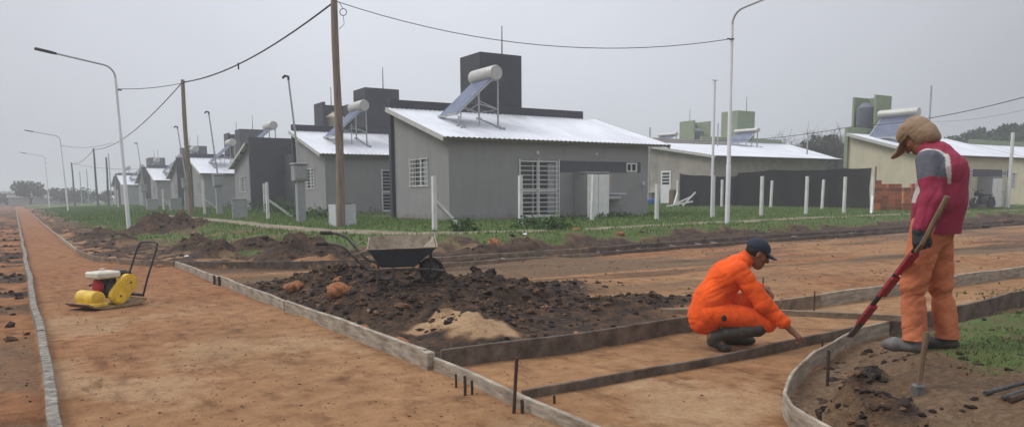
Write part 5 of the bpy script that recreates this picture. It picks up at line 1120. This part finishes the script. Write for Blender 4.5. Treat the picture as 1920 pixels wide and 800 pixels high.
for layer in (0,.008):
    for i in range(n+1):
        a=-1.25+2.5*i/n; br.v.append(Vector(T((.072*math.cos(a)+.005,.086*math.sin(a),.048-layer)))); br.v.append(Vector(T((.075+.10*math.cos(a)**.8 if math.cos(a)>0 else .05,.080*math.sin(a),.036-layer-.02*math.sin(a)**2))))
k_=2*(n+1)
for i in range(n): br.f+=[(2*i,2*i+1,2*i+3,2*i+2),(k_+2*i,k_+2*i+2,k_+2*i+3,k_+2*i+1),(2*i+1,k_+2*i+1,k_+2*i+3,2*i+3)]
br.build('cap_peak',M['navy'],cp,True)
hr=[('e',T((-.030,0,.018)),(.086,.083,.080),Rh,{'k':.02})]
V,Fc=sdf_mesh(hr,.006,.02,folds(8,.002,20)); L_=(V-cc)@Rh; cx_=L_[Fc].mean(1); kf=(cx_[:,2]<.04)&(cx_[:,2]>-.055-.25*cx_[:,0])&(cx_[:,0]<.028); np_mesh('hair',V,Fc[kf],M['hair'],True,man)
eyes(man,hc,Rh)
# ---- standing worker, seen from his left and a little behind. local x = forward, y = his left (to the camera)
fs_=on(1735,655,.28); TH=math.atan2(-rc.y,-rc.x)-R(44); zs=1.0
z0=hz(fs_.x,fs_.y); fs_.z=z0
hc=(.145,.0,1.575); Rh=Rm(pitch=R(52))
torso=[C((-.0,0,.98),(-.02,0,1.12),.125,.125,1.15),C((-.02,0,1.12),(-.03,0,1.32),.125,.140,1.25),C((-.03,0,1.32),(.0,0,1.43),.135,.085,1.5)]
MWI=Matrix.LocRotScale(fs_,Matrix.Rotation(TH,3,'Z').to_euler(),None).inverted()
def loc(px,py,w_): return tuple(MWI@gw(px,py,w_))
sh=(.0,.185,1.40); el=loc(1747,374,5.50); wr=loc(1722,434,5.50)
sh2=(.0,-.185,1.40); el2=(.05,-.24,1.13); wr2=(.12,-.16,.90)
print('ARM',sh,el,wr)
armL=[C(sh,el,.055,.042),C(el,wr,.042,.030)]; armR=[C(sh2,el2,.055,.042),C(el2,wr2,.042,.030)]
legL=[C((.0,.09,.93),(.07,.12,.50),.090,.060),C((.07,.12,.50),(.03,.12,.10),.055,.042)]
legR=[C((.0,-.09,.93),(-.04,-.11,.50),.090,.060),C((-.04,-.11,.50),(-.12,-.12,.10),.055,.042)]
bp0=torso+armL+armR+legL+legR+[C((.02,0,1.44),(.10,0,1.505),.058,.054)]+head_prims(hc,Rh)
HD=tuple(np.array(loc(1726,470,5.47))-np.array(wr)); bp0+=hand_prims(wr,HD,(-.3,.9,0),1,.75)+hand_prims(wr2,(.1,.1,-.9),(.3,-.9,.1),-1,.75)
bp0+=[C((.03,.12,.10),(.16,.14,.04),.042,.035),C((-.12,-.12,.10),(.0,-.13,.04),.042,.035)]
man2=body('person',bp0,M['skin'],None,.0075,.03); man2.location=fs_; man2.rotation_euler.z=TH
tag(man2,'standing man in red jacket and tan cap holding the long tool, head bowed','person')
# jacket: crimson, grey upper sleeve, white piping and front panel (pattern of the cloth)
jac=[C((-.01,0,.80),(-.035,0,1.10),.168,.172,1.12),C((-.035,0,1.10),(-.05,0,1.32),.172,.158,1.25),C((-.045,0,1.32),(-.005,0,1.42),.150,.095,1.5),C((-.01,0,1.45),(.055,0,1.475),.085,.078,1.05),
 C(sh,el,.080,.070,k=.04),C(el,tuple(np.array(wr)*.9+np.array(el)*.1),.068,.052,k=.04),C(sh2,el2,.085,.08,k=.05),C(el2,(.12,-.16,.93),.075,.055)]
def jf(X,Y,Z): return folds(21,.007,5,(1,.8,.35),.9)(X,Y,Z)*(.5+.5*ss(1.45,1.2,Z))
V,Fc=sdf_mesh(jac,.0075,.035,jf)
Fm=V[Fc].mean(1)
V_,zt_=V,.90
kf=Fm[:,2]>.875+.0*Fm[:,0]; 
m,N,Lk,P=newmat('crimson_jacket'); at=N.new('ShaderNodeAttribute'); at.attribute_name='cloth'; tc=N.new('ShaderNodeTexCoord'); nn=N.new('ShaderNodeTexNoise'); nn.inputs['Scale'].default_value=7; nn.inputs['Detail'].default_value=5; Lk.new(tc.outputs['Object'],nn.inputs['Vector'])
mr=N.new('ShaderNodeMapRange'); mr.inputs[1].default_value=.3;mr.inputs[2].default_value=.7;mr.inputs[3].default_value=.75;mr.inputs[4].default_value=1.08; Lk.new(nn.outputs['Fac'],mr.inputs[0]); mx=N.new('ShaderNodeVectorMath'); mx.operation='SCALE'; Lk.new(at.outputs['Color'],mx.inputs[0]); Lk.new(mr.outputs[0],mx.inputs['Scale']); Lk.new(mx.outputs[0],P.inputs['Base Color']); P.inputs['Roughness'].default_value=.85
n2=N.new('ShaderNodeTexNoise'); n2.inputs['Scale'].default_value=18; Lk.new(tc.outputs['Object'],n2.inputs['Vector']); b2_=N.new('ShaderNodeBump'); b2_.inputs['Strength'].default_value=.35; b2_.inputs['Distance'].default_value=.02; Lk.new(n2.outputs['Fac'],b2_.inputs['Height']); Lk.new(b2_.outputs[0],P.inputs['Normal'])
jo=np_mesh('jacket',V,Fc[kf],m,True,man2)
cl=np.zeros((len(V),4),np.float32); cl[:]=(.28,.016,.05,1)
def sd(P_,a,b): a=np.array(a);b=np.array(b);d=b-a;t=np.clip(((P_-a)@d)/(d@d),-9,9); return t,np.linalg.norm(P_-a-np.clip(t,0,1)[:,None]*d,axis=1)
for s_,e_,sg in ((sh,el,1),(sh2,el2,-1)):
    t,dd=sd(V,s_,e_); arm=(dd<.105)&(V[:,1]*sg>.150+.03*(V[:,2]<1.3)); 
    cl[(V[:,1]*sg>.118)&(dd<.135)&(t<.62)&(t>-.9)]=(.52,.48,.44,1)
    cl[arm&(t>-.18)&(t<.50)]=(.105,.11,.135,1)
    fr_=(V[:,0]>.04)&(V[:,1]*sg>.07)&(V[:,1]*sg<.16)&(V[:,2]>1.10)&(V[:,2]<1.36); cl[fr_]=(.50,.46,.43,1)
    cl[(t>=.50)&(dd<.11)&(V[:,1]*sg>.165)]=(.28,.016,.05,1)
ca=jo.data.color_attributes.new('cloth','FLOAT_COLOR','POINT'); ca.data.foreach_set('color',cl.ravel())
tro=[C((.0,.0,.93),(.0,0,.88),.140,.140,1.15),C((.0,.085,.92),(.075,.12,.50),.118,.090),C((.075,.12,.50),(.035,.12,.06),.082,.088),C((-.0,-.085,.92),(-.045,-.11,.50),.118,.088),C((-.045,-.11,.50),(-.12,-.12,.06),.080,.086)]
def tf(X,Y,Z): return folds(31,.007,6,(.7,.3,1),.9)(X,Y,Z)*(.5+.8*np.exp(-((Z-.47)/.13)**2)+.4*ss(.25,.12,Z))
V,Fc=sdf_mesh(tro,.0075,.03,tf); zc=V[Fc][:,:,2].mean(1); np_mesh('trousers',V,Fc[zc>.095],M['ochre'],True,man2)
for (ax_,ay_,m_,nm) in ((.03,.12,'bootg',0),(-.12,-.12,'boot',1)):
    body('boot',[C((ax_,ay_,.17),(ax_-.01,ay_,.06),.060,.052),C((ax_-.02,ay_,.05),(ax_+.15,ay_+.015,.047),.048,.050),C((ax_+.15,ay_+.015,.045),(ax_+.20,ay_+.02,.040),.050,.038)],M[m_],man2,.0075,.025)
gl=off(hand_prims(wr,HD,(-.3,.9,0),1,.75),.006)+[C(wr,tuple(np.array(wr)*.8+np.array(el)*.2),.040,.038)]
body('glove',gl,M['glove'],man2,.006,.01); gl=off(hand_prims(wr2,(.1,.1,-.9),(.3,-.9,.1),-1,.75),.006); body('glove',gl,M['glove'],man2,.006,.01)
cc=np.array(hc)
cap=[('e',T((-.015,0,.050)),(.122,.098,.092),Rh,{'k':.02}),('e',T((-.040,0,-.02)),(.092,.094,.085),Rh,{'k':.05}),('e',T((-.070,0,-.07)),(.050,.082,.080),Rh,{'k':.05})]
V,Fc=sdf_mesh(cap,.0065,.02,folds(14,.0045,8,(.9,.2,.7),.7)); L_=(V-cc)@Rh; q=L_[Fc].mean(1); kf=((q[:,2]>.034)|(q[:,0]<.012-.25*(q[:,2]))) ; cp=np_mesh('cap',V,Fc[kf],M['khaki'],True,man2)
br=MB(); n=12
for layer in (0,.009):
    for i in range(n+1):
        a=-1.2+2.4*i/n; br.v.append(Vector(T((.085*math.cos(a)+.01,.092*math.sin(a),.050-layer)))); br.v.append(Vector(T((.085+.135*max(0,math.cos(a))**.8,.088*math.sin(a),.040-layer-.02*math.sin(a)**2))))
for i in range(n): br.f+=[(2*i,2*i+1,2*i+3,2*i+2),(k_+2*i,k_+2*i+2,k_+2*i+3,k_+2*i+1),(2*i+1,k_+2*i+1,k_+2*i+3,2*i+3)]
br.build('cap_peak',M['khaki'],cp,True)
hr=[('e',T((-.022,0,.0)),(.090,.083,.085),Rh,{'k':.02})]
V,Fc=sdf_mesh(hr,.006,.02); L_=(V-cc)@Rh; q=L_[Fc].mean(1); kf=(q[:,0]<.02)&(q[:,2]<.05)&(q[:,2]>-.06); np_mesh('hair',V,Fc[kf],M['hair'],True,man2)
eyes(man2,hc,Rh)
# ---- the long tool he holds, its foot resting on the bent board
MW=Matrix.LocRotScale(man2.location,man2.rotation_euler,None)
hp=gw(1729,458,5.42); w1=(hp-CAM).dot(fw)
tip=gz(1594,630,.155); 
def pick(px,py,t): # point of the tool axis whose image is nearest to the given pixel, by parameter along hand->tip
    return hp.lerp(tip,t)
dT=(tip-hp).normalized(); root=thing('long_tool','long tool with wooden shaft and red metal channel, resting on the bent board','long tool',tip); up=dT.cross(rc)
top=gw(1777,368,5.28)
m=MB(); m.tube([top,hp,hp+dT*.10],[.021,.019,.019],8); m.build('wooden_shaft',M['timber'],root,True,world=True)
L=(tip-hp).length
m=MB()
for a,b in ((.08,.27),(.31,.50),(.62,.84)): m.beam(hp+dT*L*a,hp+dT*L*b,.065,.026,up=up,bev=.004)
m.build('red_channel',M['pink'],root,world=True)
m=MB(); m.beam(hp+dT*L*.05-up*.020,hp+dT*L*.84-up*.020,.045,.018,up=up,bev=.003); m.build('back_bar',M['engine'],root,world=True)
m=MB(); m.beam(hp+dT*L*.80+up*.004,hp+dT*L*1.0,.060,.022,up=up,bev=.005); m.build('foot_plate',M['toolgrey'],root,world=True)
SK0,SK1,SK2=3.5,3.6,12.
# ------------------------------------------------------------------ light, air, render
w=bpy.data.worlds.new('World'); sc.world=w; w.use_nodes=True; WN=w.node_tree.nodes; WL=w.node_tree.links
bg=WN['Background']; sky=WN.new('ShaderNodeTexSky'); sky.sky_type='NISHITA'; sky.sun_disc=False; sky.sun_elevation=R(48); sky.sun_rotation=R(-60); sky.dust_density=4; sky.air_density=1.2
hs=WN.new('ShaderNodeHueSaturation'); hs.inputs['Saturation'].default_value=.16; WL.new(sky.outputs[0],hs.inputs['Color'])
# overcast: grey cloud, brighter overhead and around the thin patch of cloud ahead
gy=WN.new('ShaderNodeMix'); gy.data_type='RGBA'; gy.inputs[0].default_value=.9; WL.new(hs.outputs[0],gy.inputs[6]); WL.new(gy.outputs[2],bg.inputs[0]); bg.inputs[1].default_value=.12
tcw=WN.new('ShaderNodeTexCoord'); nv=WN.new('ShaderNodeVectorMath'); nv.operation='NORMALIZE'; WL.new(tcw.outputs['Generated'],nv.inputs[0])
dt=WN.new('ShaderNodeVectorMath'); dt.operation='DOT_PRODUCT'; WL.new(nv.outputs[0],dt.inputs[0]); e0=R(35); a0=AZ-R(8); dt.inputs[1].default_value=(math.sin(a0)*math.cos(e0),math.cos(a0)*math.cos(e0),math.sin(e0))
m1=WN.new('ShaderNodeMapRange'); m1.inputs[1].default_value=.68; m1.inputs[2].default_value=1.0; m1.inputs[3].default_value=0; m1.inputs[4].default_value=SK1; WL.new(dt.outputs['Value'],m1.inputs[0])
sz=WN.new('ShaderNodeSeparateXYZ'); WL.new(nv.outputs[0],sz.inputs[0]); m2=WN.new('ShaderNodeMapRange'); m2.interpolation_type='SMOOTHSTEP'; m2.inputs[1].default_value=.28; m2.inputs[2].default_value=1; m2.inputs[3].default_value=SK0; m2.inputs[4].default_value=SK2; WL.new(sz.outputs['Z'],m2.inputs[0])
ad=WN.new('ShaderNodeMath'); ad.operation='ADD'; WL.new(m1.outputs[0],ad.inputs[0]); WL.new(m2.outputs[0],ad.inputs[1])
cs=WN.new('ShaderNodeVectorMath'); cs.operation='SCALE'; cs.inputs[0].default_value=(.955,.99,1.085); cn=WN.new('ShaderNodeTexNoise'); cn.inputs['Scale'].default_value=2.2; cn.inputs['Detail'].default_value=4; WL.new(nv.outputs[0],cn.inputs['Vector']); cm=WN.new('ShaderNodeMapRange'); cm.inputs[1].default_value=.3; cm.inputs[2].default_value=.7; cm.inputs[3].default_value=.94; cm.inputs[4].default_value=1.06; WL.new(cn.outputs['Fac'],cm.inputs[0]); cx=WN.new('ShaderNodeMath'); cx.operation='MULTIPLY'; WL.new(ad.outputs[0],cx.inputs[0]); WL.new(cm.outputs[0],cx.inputs[1]); WL.new(cx.outputs[0],cs.inputs['Scale']); WL.new(cs.outputs[0],gy.inputs[7])
sl=bpy.data.lights.new('sun','SUN'); sl.energy=1.4; sl.angle=R(25); sl.color=(1,.97,.93); so=bpy.data.objects.new('sun',sl); col.objects.link(so)
so.rotation_euler=(R(42),0,R(60+180)) ; so.location=(0,0,30)
if True:
    hm=bpy.data.materials.new('haze_air'); hm.use_nodes=True; nt=hm.node_tree; nt.nodes.clear(); o_=nt.nodes.new('ShaderNodeOutputMaterial'); pv=nt.nodes.new('ShaderNodeVolumePrincipled')
    pv.inputs['Density'].default_value=.0025; pv.inputs['Color'].default_value=(.86,.885,.93,1); pv.inputs['Anisotropy'].default_value=.2; nt.links.new(pv.outputs[0],o_.inputs['Volume'])
    hb=MB(); hb.box(-905,-45,-1.5,1205,2505,16); ho=hb.build('haze',hm); tag(ho,kind='stuff'); ho['label']='pale grey mist hanging over the whole building site'
sc.render.engine='CYCLES'; sc.view_settings.view_transform='Standard'; sc.view_settings.look='None'; sc.view_settings.gamma=1; sc.view_settings.exposure=.12
sc.cycles.volume_bounces=1; sc.cycles.max_bounces=6; sc.cycles.volume_step_rate=5
